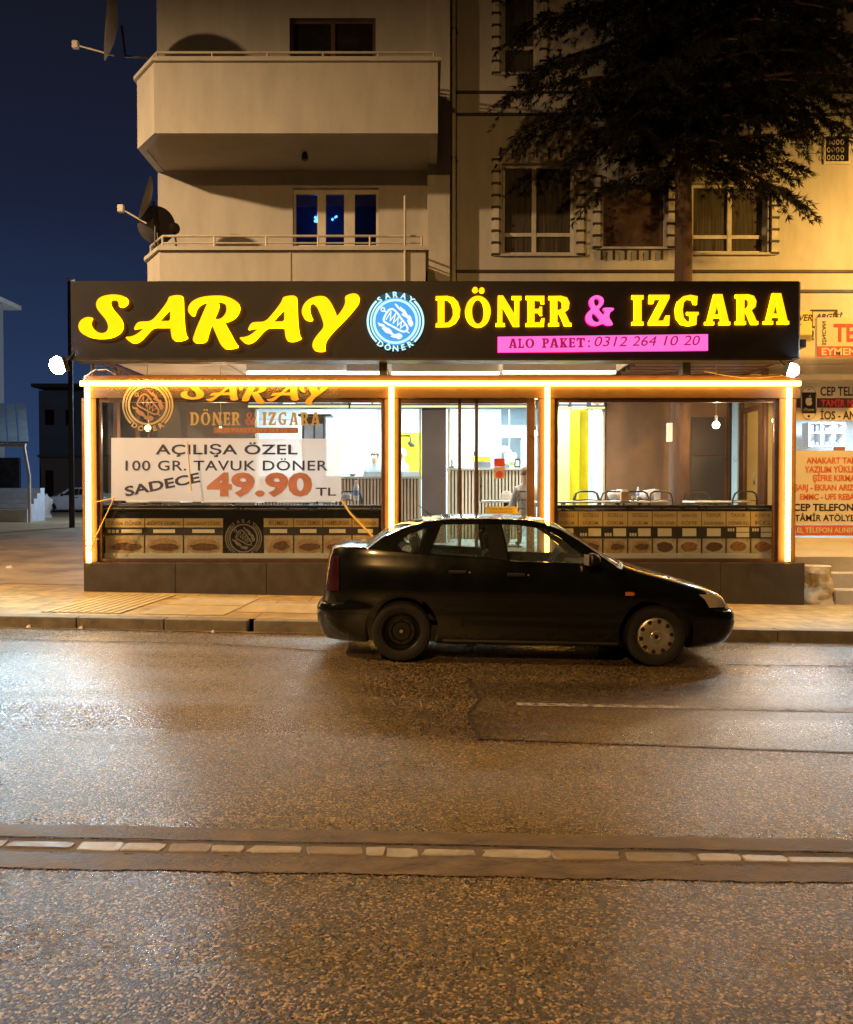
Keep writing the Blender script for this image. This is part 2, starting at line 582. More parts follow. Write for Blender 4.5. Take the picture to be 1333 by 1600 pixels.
FLAME_A = [(620, 330), (665, 340), (700, 375), (720, 420), (735, 385), (790, 430), (840, 470), (865, 530), (900, 570), (905, 540), (945, 590), (955, 650), (985, 690), (980, 750), (960, 755), (945, 785), (900, 745), (880, 690), (860, 650), (890, 640), (840, 590), (790, 570), (750, 530), (800, 515), (760, 480), (700, 440), (660, 390)]
FLAME_B = [(310, 680), (340, 710), (400, 715), (440, 740), (455, 775), (510, 795), (560, 830), (590, 890), (640, 920), (700, 890), (750, 910), (790, 960), (750, 970), (765, 990), (700, 1015), (665, 990), (600, 980), (540, 950), (590, 940), (530, 905), (460, 890), (420, 840), (370, 790), (420, 790), (380, 765), (330, 755), (315, 720)]
MEAT = [(600, 430), (680, 510), (770, 640), (850, 740), (880, 800), (860, 850), (800, 870), (720, 840), (600, 770), (480, 710), (415, 660), (430, 600), (480, 500), (530, 445)]
ZIG = [(465, 640), (560, 480), (545, 660), (650, 520), (600, 710), (700, 590), (680, 760), (760, 670), (740, 800), (830, 730)]


def emblem(parent, cx, cy, R, Y, mline, mdisc=None, depth=0.0, lit=None):
    k = R / 548.0
    T = lambda p: (cx + (p[0] - 645) * k, cy + (p[1] - 670) * k)
    TT = lambda pts: [T(p) for p in pts]
    fn = pxfn(Y)
    if mdisc is not None:
        MB().shape(TT(circ(645, 670, 455, n=48)), [], pxfn(Y + .006), .03).build('emblem_disc', mdisc, parent)
    m = MB()
    m.shape(TT(circ(645, 670, 430, n=48)), [TT(circ(645, 670, 384, n=48))], fn, depth)
    for s in (0, pi):
        for r0, r1, h in ((508, 548, .82), (455, 484, .9)):
            o = circ(645, 670, r1, n=20, a0=s - h, a1=s + h) + list(reversed(circ(645, 670, r0, n=20, a0=s - h, a1=s + h)))
            m.shape(TT(o), [], fn, depth)
    m.build('emblem_ring', lit or mline, parent)
    m = MB()
    m.shape(TT(chaikin(FLAME_A, 1)), [], fn, depth)
    m.shape(TT(chaikin(FLAME_B, 1)), [], fn, depth)
    stroke(m, TT(chaikin(MEAT, 1)), 38 * k, Y, True, -.0006)
    stroke(m, TT(ZIG), 20 * k, Y, False, -.0022)
    stroke(m, TT(circ(408, 445, 34, n=10, a0=.9, a1=5.6) + [(440, 470), (475, 505)]), 24 * k, Y, False, -.0006)
    stroke(m, TT([(845, 850), (905, 890)]), 22 * k, Y, False, -.0006)
    m.build('emblem_drawing', mline, parent)
    m = MB()
    for word, top in (('SARAY', True), ('DÖNER', False)):
        n = len(word)
        for i, ch in enumerate(word):
            vs, fs = text_geo(ch, 0.035)
            a, b, c, d = bbox2(text_geo('H', 0.035)[0])
            ga = bbox2(vs)
            h = d - b
            sc = 112 / h
            gm = (ga[0] + ga[2]) / 2
            th = (i - (n - 1) / 2) * (0.315 if top else 0.29)
            out = []
            for u, v in vs:
                lx = (u - gm) * sc * 1.05
                ly = (v - b) * sc
                if top:
                    rr, ang = 452 + ly, th + lx / 500.0
                    out.append(T((645 + rr * sin(ang), 670 - rr * cos(ang))))
                else:
                    rr, ang = 572 - ly, th + lx / 520.0
                    out.append(T((645 + rr * sin(ang), 670 + rr * cos(ang))))
            m.add([P(u, v, Y - .001) for u, v in out], fs)
    m.build('emblem_lettering', lit or mline, parent)

# ------------------------------------------------------------------ ground, road, pavement
KERB = 9.72


def asphalt(name, base, dark, rough, agg=62.0, bump=0.55, spec=.6):
    m, n, l, b = nodes_of(name)
    t = n.new('ShaderNodeTexCoord')
    v = n.new('ShaderNodeTexVoronoi')
    v.inputs['Scale'].default_value = agg
    l.new(t.outputs['Object'], v.inputs['Vector'])
    v2 = n.new('ShaderNodeTexVoronoi')
    v2.inputs['Scale'].default_value = agg * 0.62
    l.new(t.outputs['Object'], v2.inputs['Vector'])
    ns = n.new('ShaderNodeTexNoise')
    ns.inputs['Scale'].default_value = 0.9
    ns.inputs['Detail'].default_value = 8
    ns.inputs['Roughness'].default_value = 0.62
    l.new(t.outputs['Object'], ns.inputs['Vector'])
    mp = n.new('ShaderNodeMapping')
    mp.inputs['Scale'].default_value = (0.06, 1.1, 1)
    l.new(t.outputs['Object'], mp.inputs[0])
    tn = n.new('ShaderNodeTexNoise')
    tn.inputs['Scale'].default_value = 1.3
    tn.inputs['Detail'].default_value = 3
    l.new(mp.outputs[0], tn.inputs['Vector'])
    sep = n.new('ShaderNodeSeparateColor')
    l.new(v.outputs['Color'], sep.inputs[0])
    mix = n.new('ShaderNodeMixRGB')
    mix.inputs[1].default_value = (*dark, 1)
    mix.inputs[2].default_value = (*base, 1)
    sq = n.new('ShaderNodeMath')
    sq.operation = 'POWER'
    sq.inputs[1].default_value = 4.2
    l.new(sep.outputs[0], sq.inputs[0])
    l.new(sq.outputs[0], mix.inputs[0])
    mul = n.new('ShaderNodeMixRGB')
    mul.blend_type = 'MULTIPLY'
    mul.inputs[0].default_value = 1.0
    l.new(mix.outputs[0], mul.inputs[1])
    cr = n.new('ShaderNodeMapRange')
    cr.inputs[1].default_value = 0.3
    cr.inputs[2].default_value = 0.7
    cr.inputs[3].default_value = 0.62
    cr.inputs[4].default_value = 1.25
    add = n.new('ShaderNodeMath')
    add.operation = 'ADD'
    h = n.new('ShaderNodeMath')
    h.operation = 'MULTIPLY'
    h.inputs[1].default_value = 0.5
    l.new(ns.outputs['Fac'], add.inputs[0])
    l.new(tn.outputs['Fac'], add.inputs[1])
    l.new(add.outputs[0], h.inputs[0])
    l.new(h.outputs[0], cr.inputs[0])
    l.new(cr.outputs[0], mul.inputs[2])
    l.new(mul.outputs[0], b.inputs['Base Color'])
    rr = n.new('ShaderNodeMapRange')
    rr.inputs[1].default_value = 0.35
    rr.inputs[2].default_value = 0.65
    rr.inputs[3].default_value = rough - 0.09
    rr.inputs[4].default_value = rough + 0.13
    l.new(tn.outputs['Fac'], rr.inputs[0])
    ra = n.new('ShaderNodeMath')
    ra.operation = 'MULTIPLY_ADD'
    ra.inputs[1].default_value = 0.22
    l.new(sep.outputs[1], ra.inputs[0])
    l.new(rr.outputs[0], ra.inputs[2])
    l.new(ra.outputs[0], b.inputs['Roughness'])
    hs = n.new('ShaderNodeMath')
    hs.operation = 'MULTIPLY_ADD'
    hs.inputs[1].default_value = 0.5
    l.new(v2.outputs['Distance'], hs.inputs[0])
    l.new(v.outputs['Distance'], hs.inputs[2])
    fn_ = n.new('ShaderNodeTexNoise')
    fn_.inputs['Scale'].default_value = agg * 1.7
    fn_.inputs['Detail'].default_value = 4
    l.new(t.outputs['Object'], fn_.inputs['Vector'])
    hs2 = n.new('ShaderNodeMath')
    hs2.operation = 'MULTIPLY_ADD'
    hs2.inputs[1].default_value = 0.8
    l.new(fn_.outputs['Fac'], hs2.inputs[0])
    l.new(hs.outputs[0], hs2.inputs[2])
    hs = hs2
    bp = n.new('ShaderNodeBump')
    bp.inputs['Strength'].default_value = bump
    bp.inputs['Distance'].default_value = 0.012
    bp.invert = True
    l.new(hs.outputs[0], bp.inputs['Height'])
    l.new(bp.outputs[0], b.inputs['Normal'])
    b.inputs['Specular IOR Level'].default_value = spec
    return m


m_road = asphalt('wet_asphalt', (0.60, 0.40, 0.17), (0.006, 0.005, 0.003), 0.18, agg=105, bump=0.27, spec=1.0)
m_patch = asphalt('patched_asphalt', (0.42, 0.29, 0.13), (0.02, 0.016, 0.011), 0.19, agg=115, bump=0.22, spec=1.0)
m_crack = pm('crack_filler', (0.03, 0.022, 0.015), 0.8)
m_conc = pm('trench_concrete', (0.14, 0.10, 0.06), 0.55, 0.6, 9, 0.9, 55, stretch=(0.7, 1.3, 1), detail=10)
m_dust = pm('gutter_dust', (0.16, 0.125, 0.085), 0.9, 0.4, 5, 0.4, 50)


def sheet(name, pts, mat, dz=0.0, kind='structure'):
    m = MB()
    m.add([(x, y, gz(x) + dz) for x, y in pts], [tuple(range(len(pts)))])
    o = m.build(name, mat)
    o['kind'] = kind
    return o


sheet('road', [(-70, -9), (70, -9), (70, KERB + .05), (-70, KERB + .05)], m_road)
# smoother resurfaced area beside the parked car
sheet('road_patch', [(0.36, 7.35), (0.42, 6.7), (0.31, 6.3), (0.33, 5.95), (0.36, 5.62), (1.4, 5.56), (2.6, 5.48), (4.2, 5.40), (9, 5.3), (60, 5.2), (60, 7.0), (9, 7.1), (4, 7.25), (1.8, 7.4)], m_patch, .004)


def wobble_strip(mb, pts, wd, dz, n=14, jit=.02):
    out = []
    for i in range(len(pts) - 1):
        a, b = pts[i], pts[i + 1]
        for j in range(n):
            t = j / n
            x, y = a[0] + (b[0] - a[0]) * t, a[1] + (b[1] - a[1]) * t
            out.append((x + random.uniform(-jit, jit) * .5, y + random.uniform(-jit, jit)))
    out.append(pts[-1])
    vs, fs = [], []
    k = len(out)
    for i, p in enumerate(out):
        q0, q1 = out[max(0, i - 1)], out[min(k - 1, i + 1)]
        dx, dy = q1[0] - q0[0], q1[1] - q0[1]
        L = hypot(dx, dy) or 1
        w = wd * random.uniform(.35, 1.3) * .5
        for s in (1, -1):
            x, y = p[0] - dy / L * w * s, p[1] + dx / L * w * s
            vs.append((x, y, gz(x) + dz))
    for i in range(k - 1):
        fs.append((2 * i, 2 * i + 1, 2 * i + 3, 2 * i + 2))
    mb.add(vs, fs)


mk = MB()
wobble_strip(mk, [(0.36, 7.5), (0.42, 6.7), (0.31, 6.3), (0.33, 5.95), (0.36, 5.62)], .03, .008)
wobble_strip(mk, [(0.36, 5.62), (1.4, 5.56), (2.6, 5.48), (4.2, 5.40), (9, 5.3)], .010, .008, 40, .012)
wobble_strip(mk, [(-9, 8.98), (-5, 8.95), (-2.2, 8.9), (-1.0, 8.6)], .03, .008, 40, .015)
wobble_strip(mk, [(2.9, 8.3), (4.5, 8.34), (9, 8.4)], .035, .008, 40, .015)
mk.build('road_crack', m_crack)['kind'] = 'structure'

# worn white line
m_line, n_, l_, b_ = nodes_of('worn_road_paint')
t_ = n_.new('ShaderNodeTexCoord')
s_ = n_.new('ShaderNodeTexNoise')
s_.inputs['Scale'].default_value = 16
s_.inputs['Detail'].default_value = 9
s_.inputs['Roughness'].default_value = 0.75
l_.new(t_.outputs['Object'], s_.inputs['Vector'])
r_ = n_.new('ShaderNodeMapRange')
r_.inputs[1].default_value = 0.40
r_.inputs[2].default_value = 0.58
l_.new(s_.outputs['Fac'], r_.inputs[0])
x_ = n_.new('ShaderNodeMixRGB')
x_.inputs[1].default_value = (0.085, 0.075, 0.064, 1)
x_.inputs[2].default_value = (0.46, 0.43, 0.38, 1)
l_.new(r_.outputs[0], x_.inputs[0])
l_.new(x_.outputs[0], b_.inputs['Base Color'])
b_.inputs['Roughness'].default_value = 0.6
sheet('road_marking', [(0.7, 6.53), (60, 6.2), (60, 6.31), (0.7, 6.62)], m_line, .008)

# milled trench: two smooth bands with a row of old stones between
def ragged(name, y0, y1, mat, dz, j0=.012, x0=-7.0, x1=7.0, n=420):
    r = random.Random(int(y0 * 1000))
    vs, fs = [], []
    for i in range(n + 1):
        x = x0 + (x1 - x0) * i / n
        for y in (y0, y1):
            vs.append((x, y + r.uniform(-j0, j0) * .6 + j0 * .8 * noise.noise(Vector((x * 3, y, 0))), gz(x) + dz))
    for i in range(n):
        fs.append((2 * i, 2 * i + 2, 2 * i + 3, 2 * i + 1))
    o = MB().add(vs, fs).build(name, mat)
    o['kind'] = 'structure'


ragged('concrete_strip', 3.905, 4.06, m_conc, .0035)
ragged('concrete_strip', 3.595, 3.752, m_conc, .0035)
sheet('trench_bed', [(-60, 3.755), (60, 3.755), (60, 3.905), (-60, 3.905)], pm('trench_bed', (0.13, 0.098, 0.065), .7, .4, 14, .6, 60), .002)
mk = MB()
wobble_strip(mk, [(-7, 3.898), (7, 3.898)], .012, .0095, 160, .008)
mk.build('trench_seam', m_crack)['kind'] = 'structure'
m_stone = pm('worn_white_stone', (0.36, 0.33, 0.29), 0.42, 0.35, 9, 0.5, 30)
m_stone2 = pm('worn_tan_stone', (0.24, 0.19, 0.135), 0.5, 0.3, 9, 0.5, 30)
rs = random.Random(5)
x = -3.6
white, tan = MB(), MB()
while x < 3.7:
    L = rs.choice((.09, .15, .2, .26, .32))
    if rs.random() < .97:
        tgt = white if (rs.random() < .36) else tan
        y0, y1 = 3.772 + rs.uniform(0, .02), 3.88 - rs.uniform(0, .03)
        k = 13
        ring = []
        for i in range(k):
            a = 2 * pi * i / k
            ca, sa = cos(a), sin(a)
            px_ = x + L / 2 + (L / 2) * (abs(ca) ** .28) * (1 if ca > 0 else -1) * rs.uniform(.88, 1.06)
            py_ = (y0 + y1) / 2 + (y1 - y0) / 2 * (abs(sa) ** .3) * (1 if sa > 0 else -1) * rs.uniform(.78, 1.08)
            ring.append((px_, py_))
        zt = .0055 + rs.uniform(0, .003)
        vs = [(a, b, gz(a) + .002) for a, b in ring]
        cx_, cy_ = x + L / 2, (y0 + y1) / 2
        vs += [(cx_ + (a - cx_) * .96, cy_ + (b - cy_) * .93, gz(a) + zt) for a, b in ring]
        tgt.add(vs, [tuple(range(k, 2 * k))] + [(i, (i + 1) % k, k + (i + 1) % k, k + i) for i in range(k)])
    x += L + rs.uniform(-.004, .018)
white.build('trench_stone_row', m_stone, bevel=.002)['kind'] = 'structure'
tan.build('trench_stone_row', m_stone2, bevel=.002)['kind'] = 'structure'

# pavement
m_pave, n_, l_, b_ = nodes_of('pavement_slabs')
t_ = n_.new('ShaderNodeTexCoord')
bk = n_.new('ShaderNodeTexBrick')
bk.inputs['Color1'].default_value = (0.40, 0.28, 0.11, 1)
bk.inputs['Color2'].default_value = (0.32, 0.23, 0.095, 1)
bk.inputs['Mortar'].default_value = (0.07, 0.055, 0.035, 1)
bk.inputs['Scale'].default_value = 1.0
bk.inputs['Brick Width'].default_value = 0.8
bk.inputs['Row Height'].default_value = 0.55
bk.inputs['Mortar Size'].default_value = 0.007
l_.new(t_.outputs['Object'], bk.inputs['Vector'])
s_ = n_.new('ShaderNodeTexNoise')
s_.inputs['Scale'].default_value = 5
s_.inputs['Detail'].default_value = 8
l_.new(t_.outputs['Object'], s_.inputs['Vector'])
r_ = n_.new('ShaderNodeMapRange')
r_.inputs[1].default_value = .3
r_.inputs[2].default_value = .7
r_.inputs[3].default_value = .55
r_.inputs[4].default_value = 1.15
l_.new(s_.outputs['Fac'], r_.inputs[0])
x_ = n_.new('ShaderNodeMixRGB')
x_.blend_type = 'MULTIPLY'
x_.inputs[0].default_value = 1
l_.new(bk.outputs['Color'], x_.inputs[1])
l_.new(r_.outputs[0], x_.inputs[2])
l_.new(x_.outputs[0], b_.inputs['Base Color'])
bp_ = n_.new('ShaderNodeBump')
bp_.inputs['Strength'].default_value = .5
bp_.inputs['Distance'].default_value = .01
s2_ = n_.new('ShaderNodeTexNoise')
s2_.inputs['Scale'].default_value = 40
l_.new(t_.outputs['Object'], s2_.inputs['Vector'])
l_.new(s2_.outputs['Fac'], bp_.inputs['Height'])
l_.new(bp_.outputs[0], b_.inputs['Normal'])
b_.inputs['Roughness'].default_value = .6
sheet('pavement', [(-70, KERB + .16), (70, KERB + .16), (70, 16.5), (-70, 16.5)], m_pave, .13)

m_kerb = pm('kerb_stone', (0.17, 0.145, 0.105), 0.7, 0.35, 6, .5, 35)
m = MB()
x = -12.0
while x < 12:
    L = 1.0
    if abs(x + L - (-2.05)) < .5:
        L = -2.05 - x
    dz = rs.uniform(-.006, .006)
    z0, z1 = gz(x) - .1, gz(x) + .136 + dz
    m.add([(x + .004, KERB + dz, gz(x) - .1), (x + L - .004, KERB + dz, gz(x + L) - .1), (x + L - .004, KERB + .17, gz(x + L) - .1), (x + .004, KERB + .17, gz(x) - .1),
           (x + .004, KERB + dz, gz(x) + .136 + dz), (x + L - .004, KERB + dz, gz(x + L) + .136 + dz), (x + L - .004, KERB + .17, gz(x + L) + .136 + dz), (x + .004, KERB + .17, gz(x) + .136 + dz)],
          [(0, 3, 2, 1), (4, 5, 6, 7), (0, 1, 5, 4), (1, 2, 6, 5), (2, 3, 7, 6), (3, 0, 4, 7)])
    x += L
    if abs(x + 2.05) < 1e-6:
        x += .07
m.build('kerb', m_kerb, bevel=.012)['kind'] = 'structure'
m = MB()
wobble_strip(m, [(-12, KERB - .03), (12, KERB - .03)], .09, .005, 260, .025)
m.build('gutter_dirt', m_dust)['kind'] = 'structure'

# yellow ribbed tactile slabs crossing the pavement on a slant, and paler repaired slabs
m_tact = pm('tactile_slab', (0.42, 0.32, 0.14), .6, .2, 8, .3, 40)
m = MB()
c0, c1 = (-4.55, 10.0), (-3.8, 11.9)
nrib = 9
for i in range(nrib):
    a0, a1 = i / nrib, (i + .72) / nrib
    q = []
    for (bx, by), a in (((-4.55, 10.05), a0), ((-4.55, 10.05), a1), ((-4.42, 11.9), a1), ((-4.42, 11.9), a0)):
        x_ = bx + a * (.95 if by < 11 else .95)
        q.append((x_, by))
    m.add([(x_, y_, gz(x_) + .1345) for x_, y_ in q] + [(x_, y_, gz(x_) + .142) for x_, y_ in q], [(4, 5, 6, 7), (0, 1, 5, 4), (1, 2, 6, 5), (2, 3, 7, 6), (3, 0, 4, 7)])
m.build('tactile_paving', m_tact)['kind'] = 'structure'
m = MB()
for x0, x1, y0, y1 in ((-3.35, -2.35, 10.9, 11.75), (-2.33, -1.3, 10.35, 11.2), (-3.4, -2.4, 10.05, 10.85), (-1.28, -.4, 10.9, 11.75)):
    m.add([(x_, y_, gz(x_) + z_) for z_ in (.131, .141) for x_, y_ in ((x0, y0), (x1, y0), (x1 + .06, y1), (x0 + .06, y1))],
          [(4, 5, 6, 7), (0, 1, 5, 4), (1, 2, 6, 5), (2, 3, 7, 6), (3, 0, 4, 7)])
m.build('paving_slab', pm('yellowish_slab', (0.36, 0.29, 0.16), .6, .25, 6, .3, 40), bevel=.004)['kind'] = 'structure'

# side street and yard climbing away behind
m_yard = pm('side_street_asphalt', (0.32, 0.235, 0.13), .55, .35, 1.2, .5, 60)
m = MB()
m.add([(-70, 12.9, gz(-70) + .136), (-4.88, 12.9, gz(-4.88) + .136), (-4.88, 16, .26), (-70, 16, .9), (-4.9, 34, .5), (-70, 34, .9), (-4.9, 95, .55), (-70, 95, .9)],
      [(0, 1, 2, 3), (3, 2, 4, 5), (5, 4, 6, 7)])
m.build('side_street', m_yard)['kind'] = 'structure'
MB().add([(-90, 16, -1.5), (90, 16, -1.5), (90, 120, -1.0), (-90, 120, -1.0)], [(0, 1, 2, 3)]).build('ground', m_yard)['kind'] = 'structure'

# ------------------------------------------------------------------ shared materials
m_wall = pm('cream_render', (0.46, 0.44, 0.405), 0.85, 0.14, 1.3, .5, 55, detail=9, stretch=(1.6, 1, .5))
m_wall_y = pm('yellow_cream_render', (0.55, 0.46, 0.30), 0.85, 0.12, 1.5, .3, 70, detail=8)
def streaks(m, amt=.3):
    n, l = m.node_tree.nodes, m.node_tree.links
    b = n['Principled BSDF']
    src = b.inputs['Base Color'].links[0].from_socket
    t = n.new('ShaderNodeTexCoord')
    mp = n.new('ShaderNodeMapping')
    mp.inputs['Scale'].default_value = (1.7, 1.7, .35)
    l.new(t.outputs['Object'], mp.inputs[0])
    ns = n.new('ShaderNodeTexNoise')
    ns.inputs['Scale'].default_value = 2.2
    ns.inputs['Detail'].default_value = 8
    ns.inputs['Roughness'].default_value = .7
    l.new(mp.outputs[0], ns.inputs['Vector'])
    mr = n.new('ShaderNodeMapRange')
    mr.inputs[1].default_value = .48
    mr.inputs[2].default_value = .78
    mr.inputs[3].default_value = 1.0
    mr.inputs[4].default_value = 1 - amt
    l.new(ns.outputs['Fac'], mr.inputs[0])
    x = n.new('ShaderNodeMixRGB')
    x.blend_type = 'MULTIPLY'
    x.inputs[0].default_value = 1
    l.new(src, x.inputs[1])
    l.new(mr.outputs[0], x.inputs[2])
    l.new(x.outputs[0], b.inputs['Base Color'])


streaks(m_wall, .16)
streaks(m_wall_y, .14)
m_soffit = pm('soffit_render', (0.40, 0.37, 0.32), 0.9, .12, 1.5, .2, 60)
m_darkstripe = pm('dark_stripe', (0.03, 0.02, 0.02), 0.6)
m_pvc = pm('white_pvc', (0.55, 0.52, 0.46), 0.4)
m_rail = pm('painted_rail', (0.5, 0.46, 0.38), 0.45)
m_pane = pm('curtained_glass', (0.07, 0.06, 0.045), 0.16, 0.5, 9, stretch=(3, 1, .12), spec=.6)
m_pane_d = pm('dark_glass', (0.018, 0.014, 0.014), 0.12, .4, 3, spec=.6)
m_blind = pm('brown_roller_shutter', (0.10, 0.055, 0.032), .5, .2, 4)
m_frame = pm('brown_aluminium', (0.075, 0.036, 0.02), 0.38, .15, 6)
m_post = pm('amber_brown_cladding', (0.075, 0.035, 0.013), 0.5, .12, 6)
m_black = pm('black_metal', (0.018, 0.014, 0.013), 0.4)
m_sign = pm('black_composite_panel', (0.007, 0.0055, 0.0075), 0.45, .04, 2.5, rvar=.03, spec=.3)
m_plinth = pm('dark_plinth_tile', (0.05, 0.041, 0.036), 0.42, .22, 5, .12, 50)
m_ceil = pm('beige_ceiling_cloth', (0.52, 0.42, 0.32), 0.8, .08, 3, .1, 30)
m_floor = pm('dining_floor_tile', (0.50, 0.50, 0.50), .3, .1, 1.5)
m_brownwall = pm('brown_textured_wall', (0.18, 0.105, 0.06), 0.7, .22, 2.2, .25, 40)
m_darkwall = pm('dark_panel_wall', (0.05, 0.04, 0.04), 0.5, .15, 2.5)
m_pillar = pm('taupe_pillar', (0.085, 0.062, 0.055), 0.55, .12, 3)
m_tile = pm('white_marble_tile', (0.78, 0.79, 0.80), 0.25, .05, 1.8)
m_grey_tile = pm('grey_blue_panel', (0.22, 0.28, 0.36), .4)
m_joint = pm('tile_joint', (0.3, 0.36, 0.4), .6)
m_yellow = pm('yellow_panel', (0.80, 0.56, 0.01), 0.45, .04, 3)
m_yellow2 = pm('pale_yellow_panel', (0.80, 0.66, 0.16), 0.45, .04, 3)
m_slat = pm('oak_slat', (0.34, 0.215, 0.13), 0.55, .2, 12, stretch=(6, 6, .4))
m_slat2 = pm('pale_oak_slat', (0.42, 0.32, 0.22), 0.55, .2, 12, stretch=(6, 6, .4))
m_slatgap = pm('slat_backing', (0.03, 0.02, 0.016), .7)
m_white = pm('white_laminate', (0.8, 0.8, 0.8), .35, .04)
m_steel = pm('brushed_steel', (0.55, 0.55, 0.55), .3, .1, metal=1.0)
m_glass = glass('clear_pane', refl=.045)
m_led = em('amber_led', (1.0, 0.50, 0.075), 27.0, .06, 9)
m_tube_w = em('cool_tube', (0.85, 0.96, 1.0), 7.0)
m_tube_y = em('warm_tube', (1.0, 0.88, 0.55), 5.0)
m_flood = em('flood_lens', (0.72, 0.92, 1.0), 220.0)
m_bulb = em('warm_bulb', (1.0, 0.72, 0.42), 38.0)
m_letter = em('yellow_letter_face', (1.0, 0.52, 0.004), 1.45, .03, 9)
m_letter_edge = em('amber_letter_edge', (1.0, 0.34, 0.0), 9.0)
m_pink = em('pink_letter_face', (1.0, 0.155, 0.60), .95, .04, 9)
m_pink_edge = em('magenta_edge', (1.0, 0.01, 0.2), 3.0)
m_cyan = em('pale_cyan_face', (0.62, 1.0, 1.0), .95, .05, 30)
m_whiteface = em('white_emblem_face', (0.85, 1.0, 1.0), .95)
m_blueface = em('blue_emblem_face', (0.10, 0.44, 0.95), 0.78, .06, 12)
m_magtext = em('magenta_lettering', (0.62, 0.012, 0.12), 0.6)

# ------------------------------------------------------------------ the glazed pavilion of the restaurant
F = 12.2
B = 15.0
XL, XR = PX(132, F), PX(1250, F)
ZP = PZ(879, F)                      # plinth top
ZBT, ZBB = PZ(586, F), PZ(622, F)    # front beam
ZS0, ZS1 = PZ(562, 11.9), PZ(439, 11.9)
ZC = 3.62
ZF = 0.75
pav = thing('restaurant_pavilion', 'glazed dining pavilion outlined in amber light strips on a dark tiled plinth', 'restaurant', (0, F, 0))
m = MB()
xs = [XL, PX(275, F), PX(417, F), PX(560, F), PX(700, F), PX(843, F), PX(985, F), PX(1125, F), PX(1256, F)]
for a, b in zip(xs, xs[1:]):
    m.box(a + .003, b - .003, F - .06, F + .02, -.3, ZP)
m.box(xs[0] + .004, xs[-1] - .004, F + .02, 14.97, -.3, ZP - .004)
m.build('plinth', m_plinth, pav, bevel=.004)
box('floor', m_floor, pav, XL + .02, XR - .02, F + .16, 18.3, ZP, ZF)
box('beam', m_post, pav, XL, XR, F, F + .2, ZBB, ZBT, bevel=.006)
posts = [(128, 151), (601, 623), (842, 867), (1217, 1244)]
for a, b in posts:
    box('post', m_post, pav, PX(a, F), PX(b, F), F + .01, F + .19, ZP + .003, ZBB - .003, bevel=.005)
# light strips, each glued along a post or the beam
ledc = [PX(140.5, F), PX(612, F), PX(854, F), PX(1229, F)]
YL = F - .06
zl = PZ(600, F)


def led(name, a, b):
    MB().tube([a, b], .034, 12).build(name, m_led, pav, smooth=True)


led('light_strip', (PX(130, F), YL, zl), (PX(1246, F), YL, zl))
led('light_strip', (ledc[0], YL, zl - .05), (ledc[0], YL, PZ(851, F)))
led('light_strip', (ledc[0], YL, PZ(854, F)), (ledc[0], YL, PZ(879, F) + .01))
for x in ledc[1:]:
    led('light_strip', (x, YL, zl - .05), (x, YL, PZ(876, F)))
# window bays
def bay(x0, x1, z0, z1, y, fw=.05, name='window_frame', mid=()):
    m = MB()
    m.box(x0, x0 + fw, y, y + .06, z0, z1)
    m.box(x1 - fw, x1, y, y + .06, z0, z1)
    m.box(x0 + fw, x1 - fw, y, y + .06, z0, z0 + fw)
    m.box(x0 + fw, x1 - fw, y, y + .06, z1 - fw, z1)
    for q in mid:
        m.box(q - fw / 2, q + fw / 2, y, y + .06, z0 + fw, z1 - fw)
    f = m.build(name, m_frame, pav, bevel=.003)
    g = MB().box(x0 + fw, x1 - fw, y + .025, y + .032, z0 + fw, z1 - fw).build('pane', m_glass, f)
    return f


bay(PX(151.2, F), PX(600.8, F), ZP + .004, ZBB - .004, F + .05)
bay(PX(867.2, F), PX(1216.8, F), ZP + .004, ZBB - .004, F + .05)
# sliding door in the middle bay
dz0 = ZP + .01
d = MB()
for a, b in ((623.2, 627), (716, 721), (742.5, 747.5), (824, 836)):
    d.box(PX(a, F), PX(b, F), F + .05, F + .12, dz0, ZBB - .003)
d.box(PX(627.2, F), PX(823.8, F), F + .05, F + .12, ZBB - .07, ZBB - .004)
fr = d.build('door_frame', m_frame, pav, bevel=.003)
MB().box(PX(627, F), PX(716, F), F + .08, F + .088, dz0, ZBB - .075).build('pane', m_glass, fr)
MB().box(PX(747.5, F), PX(824, F), F + .08, F + .088, dz0, ZBB - .075).build('pane', m_glass, fr)
MB().tube([(PX(751, F), F + .03, 1.5), (PX(751, F), F + .03, 1.95)], .014).build('handle', m_steel, fr, smooth=True)
# low parapet behind the glass, with its rail
for a, b in ((152, 600), (868, 1216)):
    box('parapet', m_sign, pav, PX(a, F), PX(b, F), F + .19, F + .25, ZP + .01, PZ(797, F + .19), bevel=.004)
    box('parapet_rail', m_black, pav, PX(a, F), PX(b, F), F + .17, F + .33, PZ(797, F + .19) + .003, PZ(789, F + .19), bevel=.01)
    MB().box(PX(a, F), PX(b - 6, F), F + .165, F + .168, PZ(795.5, F + .165), PZ(793.7, F + .165)).build('rail_highlight', m_steel, pav)  # pale steel strip stands in for the bright highlight along the dark rail
# roof, ceiling and the open gap under the fascia
m = MB().box(XL + .02, XR - .02, F - .2, B - .01, ZC + .05, ZC + .16)
m.build('roof', m_black, pav)
m = MB()
xa, xb = XL + .1, PX(1010, F)
seams = [xa, PX(330, F), PX(597, F), PX(783, F), xb]
for a, b in zip(seams, seams[1:]):
    m.box(a + .01, b - .01, F - .1, B - .02, ZC, ZC + .045)
m.build('ceiling_panel', m_ceil, pav, bevel=.01)
m = MB()
for k in range(9):
    yy = F + .0 + k * .31
    m.box(PX(1020, F), XR - .05, yy, yy + .22, ZC - .02, ZC + .04)
m.build('ceiling_board', m_frame, pav, bevel=.006)
for a in (599, 1071):
    box('fascia_bracket', m_black, pav, PX(a - 6, F), PX(a + 6, F), F - .02, F + .16, ZBT + .002, ZS0 + .1)
